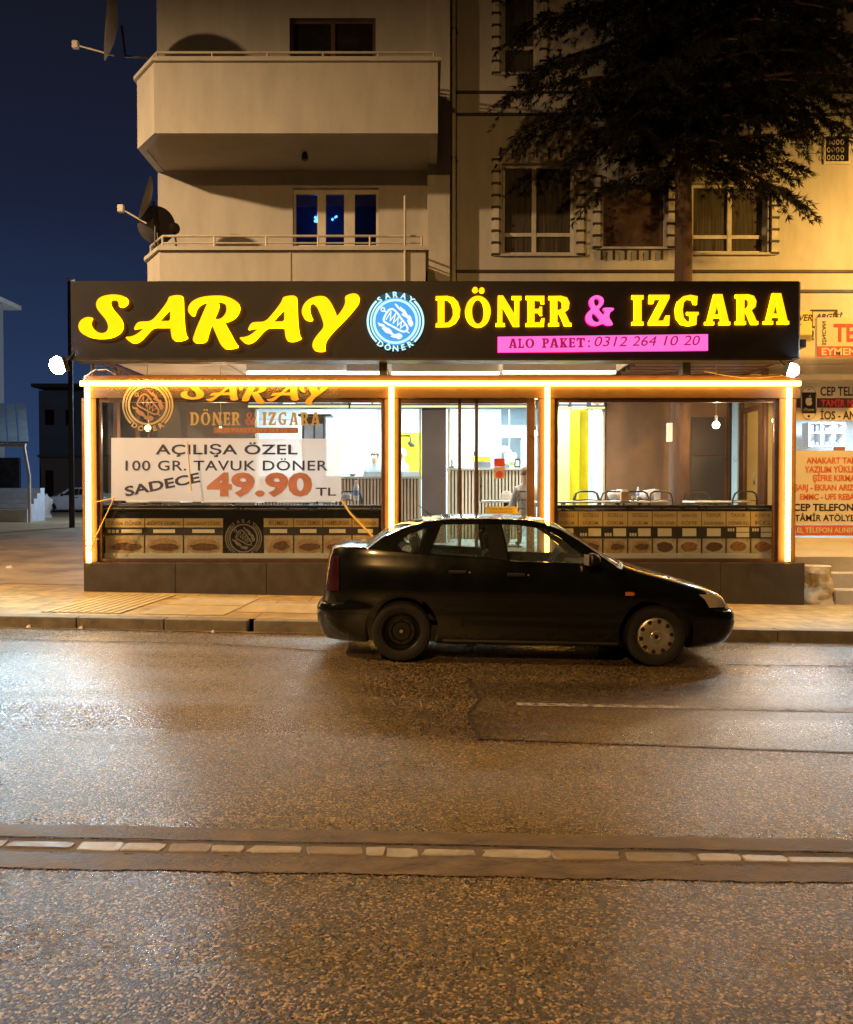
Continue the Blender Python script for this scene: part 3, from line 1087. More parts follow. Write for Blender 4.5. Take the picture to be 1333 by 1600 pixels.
# rear wall of the dining room with the two openings into the kitchen
def rear(name, mat, a, b, z0=ZF, z1=ZC - .003, y0=B, y1=B + .16):
    return box(name, mat, pav, PX(a, B), PX(b, B), y0, y1, z0 + .002, z1)


rear('rear_wall', m_darkwall, 236, 398)
rear('rear_wall', m_brownwall, 947, 1140)
rear('pillar', m_pillar, 659, 697, y0=B - .06)
zl0 = PZ(640, B)
box('lintel', m_darkwall, pav, PX(398.4, B), PX(658.6, B), B + .01, B + .15, zl0 + .02, ZC - .004)
box('lintel', m_darkwall, pav, PX(697.4, B), PX(946.6, B), B + .01, B + .15, zl0 + .02, ZC - .004)
m = MB()
for a in (399, 655, 700, 942):
    m.box(PX(a, B), PX(a + 3, B), B - .01, B + .17, ZF, zl0)
m.build('opening_trim', pm('pale_wood_trim', (.5, .42, .3), .5), pav)
# tall dark cladding sheets on the brown wall
box('cladding_panel', m_darkwall, pav, PX(1079, B), PX(1131, B), B - .03, B - .003, PZ(712, B), PZ(652, B))
box('cladding_panel', pm('charcoal_panel', (.055, .05, .05), .4, .15, 2), pav, PX(1079, B), PX(1131, B), B - .03, B - .003, ZF + .01, PZ(713.5, B))
# end walls: framed glass; the far one with a door
for sgn, X in ((-1, XL + .02), (1, XR - .08)):
    m = MB()
    for yy in (F + .2, 13.3, 13.36, 14.3, 14.88):
        m.box(X, X + .06, yy, yy + .07, ZF + .003, ZC - .06)
    if sgn > 0:
        m.box(X - .003, X + .063, 13.43, 14.3, 2.95, 3.03)
        m.box(X - .003, X + .063, 13.43, 14.3, 1.28, 1.40)
        m.box(X - .003, X + .063, 13.43, 13.56, 1.40, 2.95)
        m.box(X - .003, X + .063, 14.17, 14.3, 1.40, 2.95)
    else:
        m.box(X - .003, X + .063, 12.47, 14.9, 1.38, 1.46)
    m.box(X + .002, X + .058, F + .2, 14.95, ZC - .055, ZC - .004)
    e = m.build('end_frame', m_frame, pav, bevel=.003)
    MB().box(X + .026, X + .032, F + .27, 14.9, ZF + .01, ZC - .07).build('pane', m_glass, e)
    if sgn > 0:
        MB().tube([(X - .04, 13.6, 1.75), (X - .04, 13.6, 1.95)], .012).build('handle', m_steel, e, smooth=True)
box('eaves_board', m_white, pav, PX(1046, 14.6), XR - .1, 14.55, 14.62, 3.28, 3.40)

# kitchen shell
KB = 18.1
KX0, KX1 = -3.9, PX(945, B) + .1
m = MB()
m.box(KX0, KX1, KB, KB + .1, ZF, 3.8)
m.box(KX0 - .1, KX0, B + .16, KB, ZF, 3.8)
m.build('kitchen_wall', m_tile, pav)
box('kitchen_ceiling', m_white, pav, KX0, KX1, B + .17, KB - .002, 3.63, 3.7)
m = MB()
for py in (655, 698):
    z = PZ(py, KB)
    m.box(KX0, PX(790, KB), KB - .004, KB - .001, z - .006, z + .006)
for px in (592, 786):
    m.box(PX(px, KB) - .006, PX(px, KB) + .006, KB - .0045, KB - .0015, ZF, 3.6)
m.build('tile_joint', m_joint, pav)
box('yellow_backboard', m_yellow, pav, PX(612, KB), PX(659, KB), KB - .03, KB - .005, PZ(748, KB), PZ(675.5, KB))
box('grey_backboard', m_grey_tile, pav, PX(783, KB), PX(840, KB), KB - .02, KB - .006, PZ(664, KB), PZ(630, KB))
box('grey_backboard', pm('hatch_grey', (.17, .19, .22), .4), pav, PX(783, KB), PX(814, KB), KB - .02, KB - .006, PZ(740, KB), PZ(684, KB))
box('marble_jamb', pm('blue_grey_marble', (.45, .52, .62), .3, .25, 5), pav, PX(815, 17.2), PX(826, 17.2), 17.2, 17.4, ZF, 2.7)
# yellow and white partitions at the end of the kitchen
for nm, mt, a, b, y in (('yellow_partition', m_yellow2, 866, 890, 16.4), ('yellow_partition', m_yellow, 888, 905, 16.7), ('yellow_partition', pm('deep_yellow_panel', (.8, .5, .0), .45), 905, 920, 17.0), ('grey_partition', pm('pale_blue_panel', (.55, .62, .7), .4), 920, 927, 16.5), ('white_door', m_white, 927, 941, 16.3)):
    dd = box(nm, mt, pav, PX(a, y), PX(b, y), y, y + .05, ZF, 3.3)
    if nm == 'white_door':
        MB().tube([(PX(939, y), y - .04, PZ(748, y)), (PX(939, y), y - .04, PZ(745, y))], .015).build('handle', m_black, dd)

# fascia sign
sg = thing('fascia_sign', 'long black shop sign with glowing yellow letters above the glazed front', 'sign', (0, 11.9, ZS0))
YS = 11.9
bx0, bx1 = PX(113, YS), PX(1246, YS)
box('board', m_sign, sg, bx0, bx1, YS, YS + .42, ZS0, ZS1, bevel=.008)
box('edge_trim', m_black, sg, bx0 - .004, bx1 + .004, YS - .012, YS - .001, ZS0 - .012, ZS0 + .02)
MB().box(bx1 + .001, bx1 + .02, YS + .01, YS + .41, ZS0 + .01, ZS1 - .01).build('end_cap', pm('grey_end_cap', (.2, .18, .17), .4), sg)
T1 = lambda p: (110 + p[0] / 5.554, 440 + p[1] / 5.554)


def solid_letter(parent, outer, holes, Y, face, edge, depth=.05, nm='letter'):
    k = MB().shape(outer, holes, pxfn(Y - depth))
    fo = k.build(nm, face, parent)
    s = MB()
    for lp in [outer] + holes:
        n = len(lp)
        a = [pxfn(Y - depth)(p[0], p[1], .0005) for p in lp]
        b = [pxfn(Y - depth)(p[0], p[1], depth - .002) for p in lp]
        s.add(a + b, [(i, (i + 1) % n, n + (i + 1) % n, n + i) for i in range(n)])
    s.build('letter_return', edge, fo)
    return fo


for ch, (o, hs) in SCRIPT_WORD:
    solid_letter(sg, chaikin([T1(p) for p in o], 2), [chaikin([T1(p) for p in h], 1) for h in hs], YS, m_letter, m_letter_edge)
for ch, x0, y0, x1, y1 in FASCIA:
    o, hs = fit_glyph(SLAB[ch], x0, y0, x1, y1)
    if ch == '&':
        solid_letter(sg, chaikin(o, 1), [chaikin(h, 2) for h in hs], YS, m_pink, m_pink_edge)
    else:
        solid_letter(sg, o, hs, YS, m_letter, m_letter_edge)
for x, y, r in DOTS:
    solid_letter(sg, circ(x, y, r, n=16), [], YS, m_letter, m_letter_edge)
# pink phone panel
pq = [(778, 526), (1106.5, 522), (1106.5, 547.5), (778, 550.5)]
pn = solid_letter(sg, pq, [], YS, m_pink, m_pink_edge, .04, 'phone_panel')
m = MB()
YP = YS - .0445
gx = [('A', 795, 808), ('L', 809.5, 819), ('O', 821, 835), ('P', 847, 858), ('A', 859, 873), ('K', 874.5, 887), ('E', 888.5, 899), ('T', 901, 914)]
for ch, a, b in gx:
    o, hs = fit_glyph(SLAB[ch], a, 529.2 - (a - 795) * .012, b, 544 - (a - 795) * .012)
    m.shape(o, hs, pxfn(YP))
m.shape(circ(920.5, 533, 1.6, n=10), [], pxfn(YP))
m.shape(circ(920.5, 541, 1.6, n=10), [], pxfn(YP))
for s_txt, a, b in (('0312', 929, 980), ('264', 988, 1026), ('10', 1037, 1060), ('20', 1068, 1094)):
    text_fit(m, s_txt, a, 527.4 - (a - 795) * .012, b, 542.8 - (a - 795) * .012, YP, shear=.22)
m.build('phone_lettering', m_magtext, pn)
# round emblem
dz = solid_letter(sg, circ(618, 500, 44.5, n=56), [], YS, em('emblem_halo', (.05, .16, .22), .5), em('emblem_edge', (.25, .8, 1.0), .8), .03, 'emblem_backing')
emblem(dz, 618, 502, 45, YS - .055, m_whiteface, m_blueface, .004, lit=m_cyan)

# decals on the inner window sheet (same emblem and words in gold)
m_gold = pm('gold_vinyl', (0.42, 0.30, 0.12), .5, .1)
m_orange = pm('orange_vinyl', (0.75, 0.34, 0.02), .5, .1)
m_copper = pm('copper_vinyl', (0.30, 0.16, 0.07), .5, .1)
m_rose = pm('rose_vinyl', (0.32, 0.12, 0.09), .5, .1)
YD = F - .012 + .002
win = thing('window_sheet', 'clear plastic sheet with gold emblem and lettering behind the opening banner', 'window sheet', (PX(350, F), F, 2.4))
MB().box(PX(170, F), PX(531, F), F - .008, F - .005, PZ(783, F), PZ(592, F)).build('clear_film', glass('clear_film', (.95, .95, .96), .0, .02, .03), win)
YD = F - .013
emblem(win, 231, 633, 40, YD, m_copper, None, 0, lit=m_gold)
sc = lambda p: (282 + (T1(p)[0] - 122) * .533, 596 + (T1(p)[1] - 458) * .40)
m = MB()
for ch, (o, hs) in SCRIPT_WORD:
    m.shape(chaikin([sc(p) for p in o], 1), [[sc(p) for p in h] for h in hs], pxfn(YD))
m.build('script_lettering', m_orange, win)
m, m2 = MB(), MB()
for ch, x0, y0, x1, y1 in FASCIA:
    f = lambda u: 297 + (u - 681) * .3677
    o, hs = fit_glyph(SLAB[ch], f(x0), 644, f(x1), 664.5)
    (m2 if ch == '&' else m).shape(o, hs, pxfn(YD))
for x, y, r in DOTS:
    m.shape(circ(297 + (x - 681) * .3677, 640.5, 1.6, n=8), [], pxfn(YD))
m.build('word_lettering', m_gold, win)
m2.build('ampersand_lettering', m_rose, win)
pl = MB().shape([(334, 668), (466, 668), (466, 677), (334, 677)], [], pxfn(YD)).build('phone_strip', m_rose, win)
m = MB()
text_fit(m, 'ALO PAKET:0312 264 10 20', 338, 669.5, 462, 675.5, YD - .002)
m.build('phone_lettering', m_gold, pl)
# opening banner
bn = thing('opening_banner', 'white cloth banner with dark wording and a big red price, tied inside the window', 'banner', (PX(350, F), F, 2.1))
YB = F - .055
m_cloth, n_, l_, b_ = nodes_of('translucent_banner_cloth')
b_.inputs['Base Color'].default_value = (.72, .70, .72, 1)
b_.inputs['Roughness'].default_value = .7
t_ = n_.new('ShaderNodeBsdfTransparent')
a_ = n_.new('ShaderNodeMixShader')
a_.inputs[0].default_value = .80
l_.new(t_.outputs[0], a_.inputs[1])
tl = n_.new('ShaderNodeBsdfTranslucent')
tl.inputs[0].default_value = (.8, .78, .8, 1)
mm = n_.new('ShaderNodeMixShader')
mm.inputs[0].default_value = .4
l_.new(b_.outputs[0], mm.inputs[1])
l_.new(tl.outputs[0], mm.inputs[2])
l_.new(mm.outputs[0], a_.inputs[2])
l_.new(a_.outputs[0], n_['Material Output'].inputs[0])
nx, nz = 40, 14
vs, fs = [], []
for j in range(nz + 1):
    for i in range(nx + 1):
        u, v = i / nx, j / nz
        px = 173.5 + (533 - 173.5) * u
        py = 684 + (782 - 684) * v + 1.5 * sin(pi * u) * v + u * 1.5
        w = .012 * sin(u * 9 + v * 3) + .006 * sin(u * 23 - v * 5)
        p = P(px, py, YB)
        vs.append((p.x, YB + .006 + w * .2, p.z))
for j in range(nz):
    for i in range(nx):
        fs.append((j * (nx + 1) + i, j * (nx + 1) + i + 1, (j + 1) * (nx + 1) + i + 1, (j + 1) * (nx + 1) + i))
MB().add(vs, fs).build('cloth', m_cloth, bn, smooth=True, fix=False)
m_navy = pm('navy_print', (.04, .04, .075), .6)
m_red = pm('faded_red_print', (.46, .19, .14), .6)
m = MB()
YBT = YB
for w_, a_, b_, c_, d_, bo, ro, sp_ in (('AÇILIŞA ÖZEL', 243, 691, 465, 714.5, .02, 0, 1.05), ('100 GR. TAVUK DÖNER', 196, 716, 512, 735.5, .012, 0, 1.08), ('SADECE', 194, 749, 313, 765, .03, radians(11), 1), ('TL', 493.5, 762, 525, 774.5, .012, 0, 1)):
    m = MB()
    text_fit(m, w_, a_, b_, c_, d_, YBT, bo, 0, ro, sp_)
    m.build('wording', m_navy, bn)
m = MB()
text_fit(m, '49.90', 323, 738, 488, 777, YBT, .045, space=1.02)
m.build('price_wording', m_red, bn)

m_rope = pm('yellow_rope', (.62, .42, .12), .7)
def rope(lbl, pts, r=.009):
    o = MB().tube(pts, r, 6).build('rope', m_rope, smooth=True)
    tag(o, lbl, 'rope', 'ropes tying the opening banner')


YR = F - .08
rope('yellow rope running from the lower banner corner down towards the corner post', [P(179, 777, YR), P(168, 800, YR), P(150, 838, YR), P(134, 880, YR)])
rope('yellow rope stretched flat from the corner post to the lower banner corner', [P(148, 785, YR - .02), P(179, 778, YR - .02)])
rope('thick yellow rope slanting from the banner corner down behind the car boot', [P(533, 781, YR), P(548, 803, YR), P(582, 838, YR)], .016)
rope('thin yellow cord hanging over the middle of the banner wording', [P(293, 690, YR - .06), P(296, 735, YR - .06), P(299, 767, YR - .06)], .009)
rope('loose yellow cord tied in a knot round the foot of the corner post', [P(134, 845, YR - .02), P(146, 838, YR - .03), P(155, 842, YR - .02), P(140, 846, YR - .04), P(150, 836, YR - .03)], .007)

# printed menu cards on the parapet
m_tan = pm('tan_card_header', (.50, .37, .18), .55, .1)
m_cardb = pm('dark_card', (.03, .022, .02), .5)
m_cardt = pm('brown_print', (.17, .10, .045), .55)
m_price = pm('cream_price_box', (.62, .56, .42), .6, .08)
m_photo_bg = pm('printed_photo_ground', (.36, .29, .2), .55, .35, 14)
m_plate = pm('printed_plate', (.42, .38, .31), .5, .1)
m_bun = pm('printed_bread', (.32, .20, .10), .5, .35, 22)
m_meat = pm('printed_meat', (.11, .055, .03), .5, .6, 40)
m_greens = pm('printed_garnish', (.26, .12, .05), .5, .7, 45)
YM = F + .186
GRP = 'printed menu cards along the low parapet'
cards = [
    (163.5, 226, 810, 824, 836, 868.5, ['TAVUK DÖNER'], 'bun', 'tan menu card headed TAVUK DÖNER with a filled bread roll', 'two'),
    (226, 286.7, 810, 824, 836, 868.5, ['KÖFTE EKMEK'], 'bun', 'tan menu card headed KÖFTE EKMEK with a dark meat roll', 'one'),
    (286.7, 349, 810, 824, 836, 868.5, ['ARNAVUT CİĞER'], 'bun', 'menu card with a dark liver roll, next to the round grey emblem', 'one'),
    (411.6, 459, 810, 823.5, 836, 868.5, ['KUMRU'], 'slice', 'menu card headed KUMRU with a sliced sandwich', 'one'),
    (459, 504.5, 810, 823.5, 836, 868.5, ['TOST EKMEK'], 'bun', 'sandwich menu card between the KUMRU card and the car boot', 'one'),
    (504.5, 550, 810, 823.5, 836, 868.5, ['HAMBURGER'], 'bun', 'menu card headed HAMBURGER partly hidden by the car boot', 'one'),
    (550, 592, 810, 823.5, 836, 868.5, ['PİDE DÖNER'], 'bun', 'menu card beside the second amber post, mostly behind the car', 'one'),
    (869, 903.5, 799, 822.4, 841, 868, ['SOSLU', 'DÜRÜM'], 'slice', 'SOSLU DÜRÜM card touching the third amber post, half behind the windscreen', 'one'),
    (903.5, 942, 799, 822.4, 841, 868, ['SOSLU', 'DÜRÜM'], 'slice', 'second SOSLU DÜRÜM card from the third amber post', 'two'),
    (942, 981, 799, 822.4, 841, 868, ['SOSLU', 'DÜRÜM'], 'slice', 'third SOSLU DÜRÜM card from the third amber post', 'two'),
    (981, 1019.4, 799, 822.4, 841, 868, ['SOSLU', 'DÜRÜM'], 'slice', 'fourth SOSLU DÜRÜM card, next to the two line PİLAV card', 'two'),
    (1019.4, 1058, 799, 822.4, 841, 868, ['PİLAVÜSTÜ', 'TAVUK DÖNER'], 'plate', 'rice and chicken menu card with a single cream price box', 'one'),
    (1058, 1096.5, 799, 822.4, 841, 868, ['SERVİS', 'KÖFTE'], 'plate', 'menu card headed SERVİS KÖFTE with a white oval plate', 'one'),
    (1096.5, 1134.7, 799, 822.4, 841, 868, ['TAVUK', 'İSKENDER'], 'plate', 'menu card headed TAVUK İSKENDER with a reddish plate', 'one'),
    (1134.7, 1173, 799, 822.4, 841, 868, ['TAVUK', 'DÖNER KG'], 'plate', 'menu card headed TAVUK DÖNER KG with two price lines', 'dbl'),
    (1173, 1211, 799, 822.4, 841, 868, ['KÖFTE', 'KG'], 'plate', 'last menu card, headed KÖFTE KG, beside the corner post', 'dbl'),
]
rc = random.Random(3)


def blob(cx, cy, rx, ry, n=18, j=.18):
    return [(cx + rx * cos(2 * pi * i / n) * rc.uniform(1 - j, 1 + j), cy + ry * sin(2 * pi * i / n) * rc.uniform(1 - j, 1 + j)) for i in range(n)]


def rect(a, b, c, d):
    return [(a, b), (c, b), (c, d), (a, d)]


for x0, x1, y0, y1, y2, y3, lines, food, lbl, pr in cards:
    xm, w = (x0 + x1) / 2, x1 - x0
    t = thing('menu_card', lbl, 'menu card', P(xm, y3, YM), GRP)
    MB().shape(rect(x0, y0 - .8, x1, y3 + .8), [], pxfn(YM), .003).build('card_board', m_cardb, t)
    h = MB().shape(rect(x0 + .6, y0, x1 - .6, y1), [], pxfn(YM - .004), .003).build('header', m_tan, t)
    m = MB()
    hh = (y1 - y0) / len(lines)
    for i, s_ in enumerate(lines):
        a = y0 + i * hh + hh * .24
        wd = w * (.84 if len(s_) > 6 else .62)
        text_fit(m, s_, xm - wd / 2, a, xm + wd / 2, a + hh * .54, YM - .0065, .012)
    m.build('header_lettering', m_cardt, h)
    m = MB()
    ya, yb = y1 + 3.2, y2 - 3.2
    if pr == 'one':
        m.shape(rect(xm - w * .28, ya, xm + w * .28, yb), [], pxfn(YM - .0045), .003)
    elif pr == 'two':
        m.shape(rect(x0 + w * .42, ya, x1 - w * .07, yb), [], pxfn(YM - .0045), .003)
        for q in range(3):
            m.shape(rect(x0 + w * (.08 + .1 * q), yb - 5, x0 + w * (.15 + .1 * q), yb), [], pxfn(YM - .0045), .003)
    else:
        mid = (ya + yb) / 2
        m.shape(rect(x0 + w * .42, ya - 1.5, x1 - w * .06, mid - .6), [], pxfn(YM - .0045), .003)
        m.shape(rect(x0 + w * .42, mid + .6, x1 - w * .06, yb + 1.5), [], pxfn(YM - .0045), .003)
        for q in range(3):
            m.shape(rect(x0 + w * (.07 + .1 * q), ya, x0 + w * (.14 + .1 * q), mid - 1.5), [], pxfn(YM - .0045), .003)
    m.build('price_box', m_price, t)
    ph = MB().shape(rect(x0 + 1.2, y2 + .5, x1 - 1.2, y3 - .6), [], pxfn(YM - .004), .003).build('photo', m_photo_bg, t)
    yc, hy = (y2 + y3) / 2, (y3 - y2) / 2
    if food == 'bun':
        MB().shape(chaikin(blob(xm, yc + 1, w * .43, hy * .75, 14, .06), 1), [], pxfn(YM - .0055)).build('printed_roll', m_bun, ph)
        MB().shape(chaikin(blob(xm + 2, yc + 2.5, w * .37, hy * .38, 16, .2), 1), [], pxfn(YM - .007)).build('printed_filling', m_meat, ph)
    elif food == 'slice':
        MB().shape(chaikin([(x0 + w * .08, y3 - 3), (x0 + w * .3, y2 + 5), (x1 - w * .1, y2 + 4), (x1 - w * .12, y3 - 7), (x0 + w * .5, y3 - 2)], 2), [], pxfn(YM - .0055)).build('printed_roll', m_bun, ph)
        MB().shape(chaikin(blob(xm + w * .08, yc, w * .28, hy * .4, 16, .25), 1), [], pxfn(YM - .007)).build('printed_filling', m_meat, ph)
    else:
        MB().shape(circ(xm, yc, w * .46, hy * .86, 26), [], pxfn(YM - .0055)).build('printed_plate', m_plate, ph)
        MB().shape(chaikin(blob(xm, yc, w * .34, hy * .6, 18, .16), 1), [], pxfn(YM - .007)).build('printed_filling', rc.choice((m_meat, m_greens)), ph)
eb = thing('emblem_print', 'round grey emblem printed on the parapet between two rows of menu cards', 'emblem print', P(380.6, 870, YM))
emblem(eb, 380.6, 841, 29, YM - .004, pm('grey_print', (.17, .145, .12), .5), None, 0)

# floodlights on the ends of the sign
def flood(loc, lbl, sx):
    t = thing('flood_light', lbl, 'flood light', loc, 'flood lights at the ends of the sign')
    x, y, z = loc
    M = Matrix.Translation((x, y, z)) @ Matrix.Rotation(radians(45 * sx), 4, 'Z') @ Matrix.Rotation(radians(18), 4, 'X')
    MB().box(-.13, .13, .012, .08, -.10, .10, M=M).build('housing', m_black, t, bevel=.01)
    MB().lathe([(.0001, .11), (.06, .10), (.105, .065), (.125, .0), (.125, -.01), (.0001, -.01)], M @ Matrix.Rotation(pi / 2, 4, 'X') @ Matrix.Scale(1.0 if sx < 0 else .72, 4), 24).build('lens', m_flood, t, smooth=True)
    MB().tube([(x, y + .06, z), (x - .1 * sx, y + .12, z + .12), (x - .16 * sx, y + .16, z + .2)], .012).build('bracket', m_black, t)


flood(FLOOD_L, 'glaring white flood light at the sign end next to the side street', -1)
flood(FLOOD_R, 'white flood light at the sign end next to the phone repair shop', 1)
tag(MB().tube([P(1101, 580, 12.1), P(1130, 586, 12.1), P(1160, 590, 12.1), P(1190, 590, 12.1), P(1232, 586, 12.1)], .006, 6).build('cable', m_rope, smooth=True), 'thin pale cable sagging under the sign towards the smaller flood light', 'cable')
tag(MB().tube([P(128, 602, 12.1), P(133, 588, 12.1), P(148, 578, 12.1), P(166, 577, 12.1), P(180, 585, 12.1)], .008, 6).build('cable', pm('white_cable', (.6, .58, .55), .5), smooth=True), 'white cable looping over the corner of the amber frame', 'cable')

# lit menu boards over the kitchen openings
m_lb_white = em('backlit_white', (0.86, 0.95, 1.0), 1.5)
m_lb_grey = em('backlit_grey', (0.22, 0.21, 0.26), .8)
m_lb_edge = em('yellow_edge_light', (1.0, .92, .35), 1.3)
m_lb_food = em('backlit_food_print', (.95, .55, .38), .95, .5, 30)
rb = random.Random(9)


def lightboard(x0, x1, lbl, y0=606, y1=635, content='rows'):
    Y = B - .16
    t = thing('menu_board', lbl, 'menu board', P((x0 + x1) / 2, y1, Y), 'backlit menu boards over the kitchen openings')
    MB().box(PX(x0, Y), PX(x1, Y), Y, Y + .12, PZ(y1 + 2, Y), PZ(y0 - 2, Y)).build('case', m_black, t, bevel=.004)
    MB().shape(rect(x0 + .5, y1 - 1.5, x1 - .5, y1 + 1.5), [], pxfn(Y - .006), .004).build('edge_light', m_lb_edge, t)
    MB().shape(rect(x0 + 1, y0, x1 - 1, y1 - 3), [], pxfn(Y - .004), .003).build('face', m_lb_grey, t)
    m = MB()
    x = x0 + 2
    food = MB()
    while x < x1 - 10:
        w = min(rb.uniform(16, 34), x1 - 2 - x)
        r_ = rb.random()
        if r_ < .3:
            food.shape(chaikin(blob(x + w / 2, (y0 + y1) / 2 - 1, w * .45, (y1 - y0) * .36, 14, .1), 1), [], pxfn(Y - .007))
            m.shape(rect(x, y1 - 8, x + w - 1, y1 - 4), [], pxfn(Y - .0055), .001)
        else:
            for q in range(3):
                if rb.random() < .9:
                    m.shape(rect(x, y0 + 2 + q * 8, x + w * rb.uniform(.7, .96), y0 + 2 + q * 8 + 5.6), [], pxfn(Y - .0055), .001)
        x += w + 1.5
    m.build('price_rows', m_lb_white, t)
    food.build('printed_food', m_lb_food, t)


lightboard(387, 545, 'backlit menu board with a yellow rim over the banner side of the kitchen')
lightboard(547, 612, 'short backlit menu board just beside the second amber post')
lightboard(621, 742, 'backlit menu board with a round dish print over the pillar')
lightboard(744, 838, 'backlit menu board above the red notice on the door')
lightboard(840, 946, 'backlit menu board above the yellow kitchen partitions', 616, 637)

# ceiling tubes seen through the gap
def tube_light(px0, px1, py, lbl, mat, Y=13.2):
    t = thing('tube_light', lbl, 'tube light', P((px0 + px1) / 2, py, Y), 'tube lights under the dining room ceiling')
    a, b = P(px0, py, Y), P(px1, py, Y)
    MB().tube([a, b], .022, 8).build('tube', mat, t, smooth=True)
    MB().box(a.x, b.x, Y - .03, Y + .03, a.z + .026, ZC - .002).build('fitting', m_white, t)


tube_light(386, 545, 582.5, 'long ceiling tube above the script lettering', m_tube_w)
tube_light(542, 600, 583, 'short bright ceiling tube beside the bracket', m_tube_w, 13.0)
tube_light(612, 780, 583.5, 'ceiling tube above the sliding door', m_tube_y)
tube_light(786, 962, 582, 'ceiling tube above the third amber post', m_tube_y, 13.05)

# pendant bulbs
def pendant(px, py, Y, lbl, r=.045):
    p = P(px, py, Y)
    t = thing('pendant_bulb', lbl, 'pendant bulb', p, 'bare pendant bulbs in the dining room')
    MB().ball(p, r).build('bulb', m_bulb, t, smooth=True)
    lamp('bulb_light', 'POINT', p - Vector((0, 0, r + .03)), (1.0, .62, .30), 45, .03)
    MB().tube([p + Vector((0, 0, r)), p + Vector((0, 0, r + .09))], .02, 8).build('socket', m_steel, t)
    MB().tube([p + Vector((0, 0, r + .09)), (p.x, p.y, ZC)], .006, 6).build('cord', pm('jute_cord', (.45, .3, .14), .8), t)


pendant(1119, 664, 13.1, 'glowing bare bulb on a jute cord in front of the dark panels', .055)
pendant(1212, 657, 12.7, 'glowing bare bulb next to the corner post by the repair shop', .05)
pendant(231, 669, 13.3, 'glowing bare bulb behind the gold window emblem', .045)
pendant(345, 671, 13.6, 'glowing bare bulb behind the gold phone strip', .038)
pendant(836, 677, 13.6, 'small glowing bulb beside the door frame and third amber post', .04)

# ------------------------------------------------------------------ kitchen counters, furniture, small things
def counter(x0, x1, ytop, Y, lbl, mslat, depth=.6):
    t = thing('counter', lbl, 'counter', P((x0 + x1) / 2, ytop, Y))
    t.location.z = ZF
    ORG[t.name] = Vector(t.location)
    a, b = PX(x0, Y), PX(x1, Y)
    z = PZ(ytop, Y)
    MB().box(a, b, Y + .02, Y + depth, ZF + .003, z - .05).build('carcass', m_slatgap, t)
    m = MB()
    n = int((b - a) / .062)
    for i in range(n):
        xx = a + (b - a) * i / n
        m.box(xx + .008, xx + .046, Y - .005, Y + .018, ZF + .003, z - .052)
    m.build('slat_front', mslat, t, bevel=.003)
    MB().box(a - .02, b + .02, Y - .04, Y + depth + .02, z - .048, z).build('counter_top', pm('taupe_worktop', (.3, .25, .2), .4), t, bevel=.006)
    return z


ZK1 = counter(400, 657, 744, 15.9, 'dark oak slatted counter with two workers behind it', m_slat)
ZK2 = counter(700, 816, 731, 16.2, 'pale slatted counter with a till behind the sliding door', m_slat2, .5)


def small(name, lbl, cat, parts, group=None):
    t = thing(name, lbl, cat, parts[0][3] if len(parts[0]) > 3 else (0, 0, 0), group)
    for p in parts:
        p[1].build(p[0], p[2], t, smooth=True, bevel=0)
    return t


# fridge
fz = P(490, 700, 15.5)
t = thing('drinks_fridge', 'tall dark framed fridge seen over the end of the banner', 'fridge', (PX(491, 15.6), 15.6, ZF))
MB().box(PX(472, 15.6), PX(508, 15.6), 15.6, 15.85, ZF + .02, PZ(652, 15.6)).build('cabinet', m_black, t, bevel=.01)
MB().box(PX(476, 15.6), PX(490, 15.6), 15.585, 15.598, ZF + .2, PZ(662, 15.6)).build('door', pm('fridge_glass', (.25, .3, .34), .2), t)
MB().box(PX(493, 15.6), PX(505, 15.6), 15.585, 15.598, ZF + .2, PZ(662, 15.6)).build('door', pm('fridge_glass', (.25, .3, .34), .2), t)
MB().box(PX(468, 15.6), PX(519, 15.6), 15.45, 15.85, PZ(651, 15.6), PZ(648, 15.6)).build('top_shelf', m_black, t)
# till, phone, bags, frame on the pale counter
zt = ZK2
t = thing('till', 'yellow and grey cash till on the pale slatted counter', 'till', (PX(752, 16.4), 16.4, zt))
MB().box(PX(740, 16.4), PX(767, 16.4), 16.35, 16.6, zt + .003, PZ(722, 16.4)).build('drawer', pm('till_grey', (.12, .13, .16), .4), t, bevel=.01)
MB().box(PX(739, 16.4), PX(766, 16.4), 16.37, 16.58, PZ(721.5, 16.4), PZ(713, 16.4)).build('keyboard_hood', m_yellow, t, bevel=.01)
MB().tube([(PX(741.5, 16.4), 16.45, PZ(713, 16.4)), (PX(741.5, 16.4), 16.45, PZ(705, 16.4))], .02).build('display_post', m_black, t)
t = thing('cordless_phone', 'black cordless phone standing on the pale counter', 'phone', (PX(706, 16.3), 16.3, zt))
MB().box(PX(702.5, 16.3), PX(709.5, 16.3), 16.27, 16.37, zt + .003, zt + .035).build('cradle', m_black, t, bevel=.008)
MB().box(PX(704.8, 16.3), PX(707.5, 16.3), 16.29, 16.33, zt + .036, zt + .17).build('handset', m_black, t, bevel=.01)
t = thing('plastic_bag_bundle', 'bunch of white and pink plastic bags hanging above the pale counter', 'plastic bags', (PX(797, 16.6), 16.6, zt))
m = MB()
rg = random.Random(2)
for i in range(9):
    m.ball(P(790 + rg.uniform(-3, 14), rg.uniform(702, 722), 16.6 + rg.uniform(-.05, .05)), rg.uniform(.05, .085), 8, (1, .7, 1.2))
m.build('bag_pile', pm('white_plastic', (.7, .66, .68), .4, .25, 8), t, smooth=True)
MB().tube([P(796, 702, 16.6), P(796, 684, 16.6), P(796, 640, 16.6)], .008).build('hook_wire', m_white, t)
t = thing('card_stand', 'small black framed card standing on the end of the pale counter', 'card stand', (PX(808.5, 16.3), 16.3, zt))
MB().shape(rect(804.5, 717, 813, 729.5), [rect(806, 719, 811.5, 728)], pxfn(16.3), .02).build('frame', m_black, t)
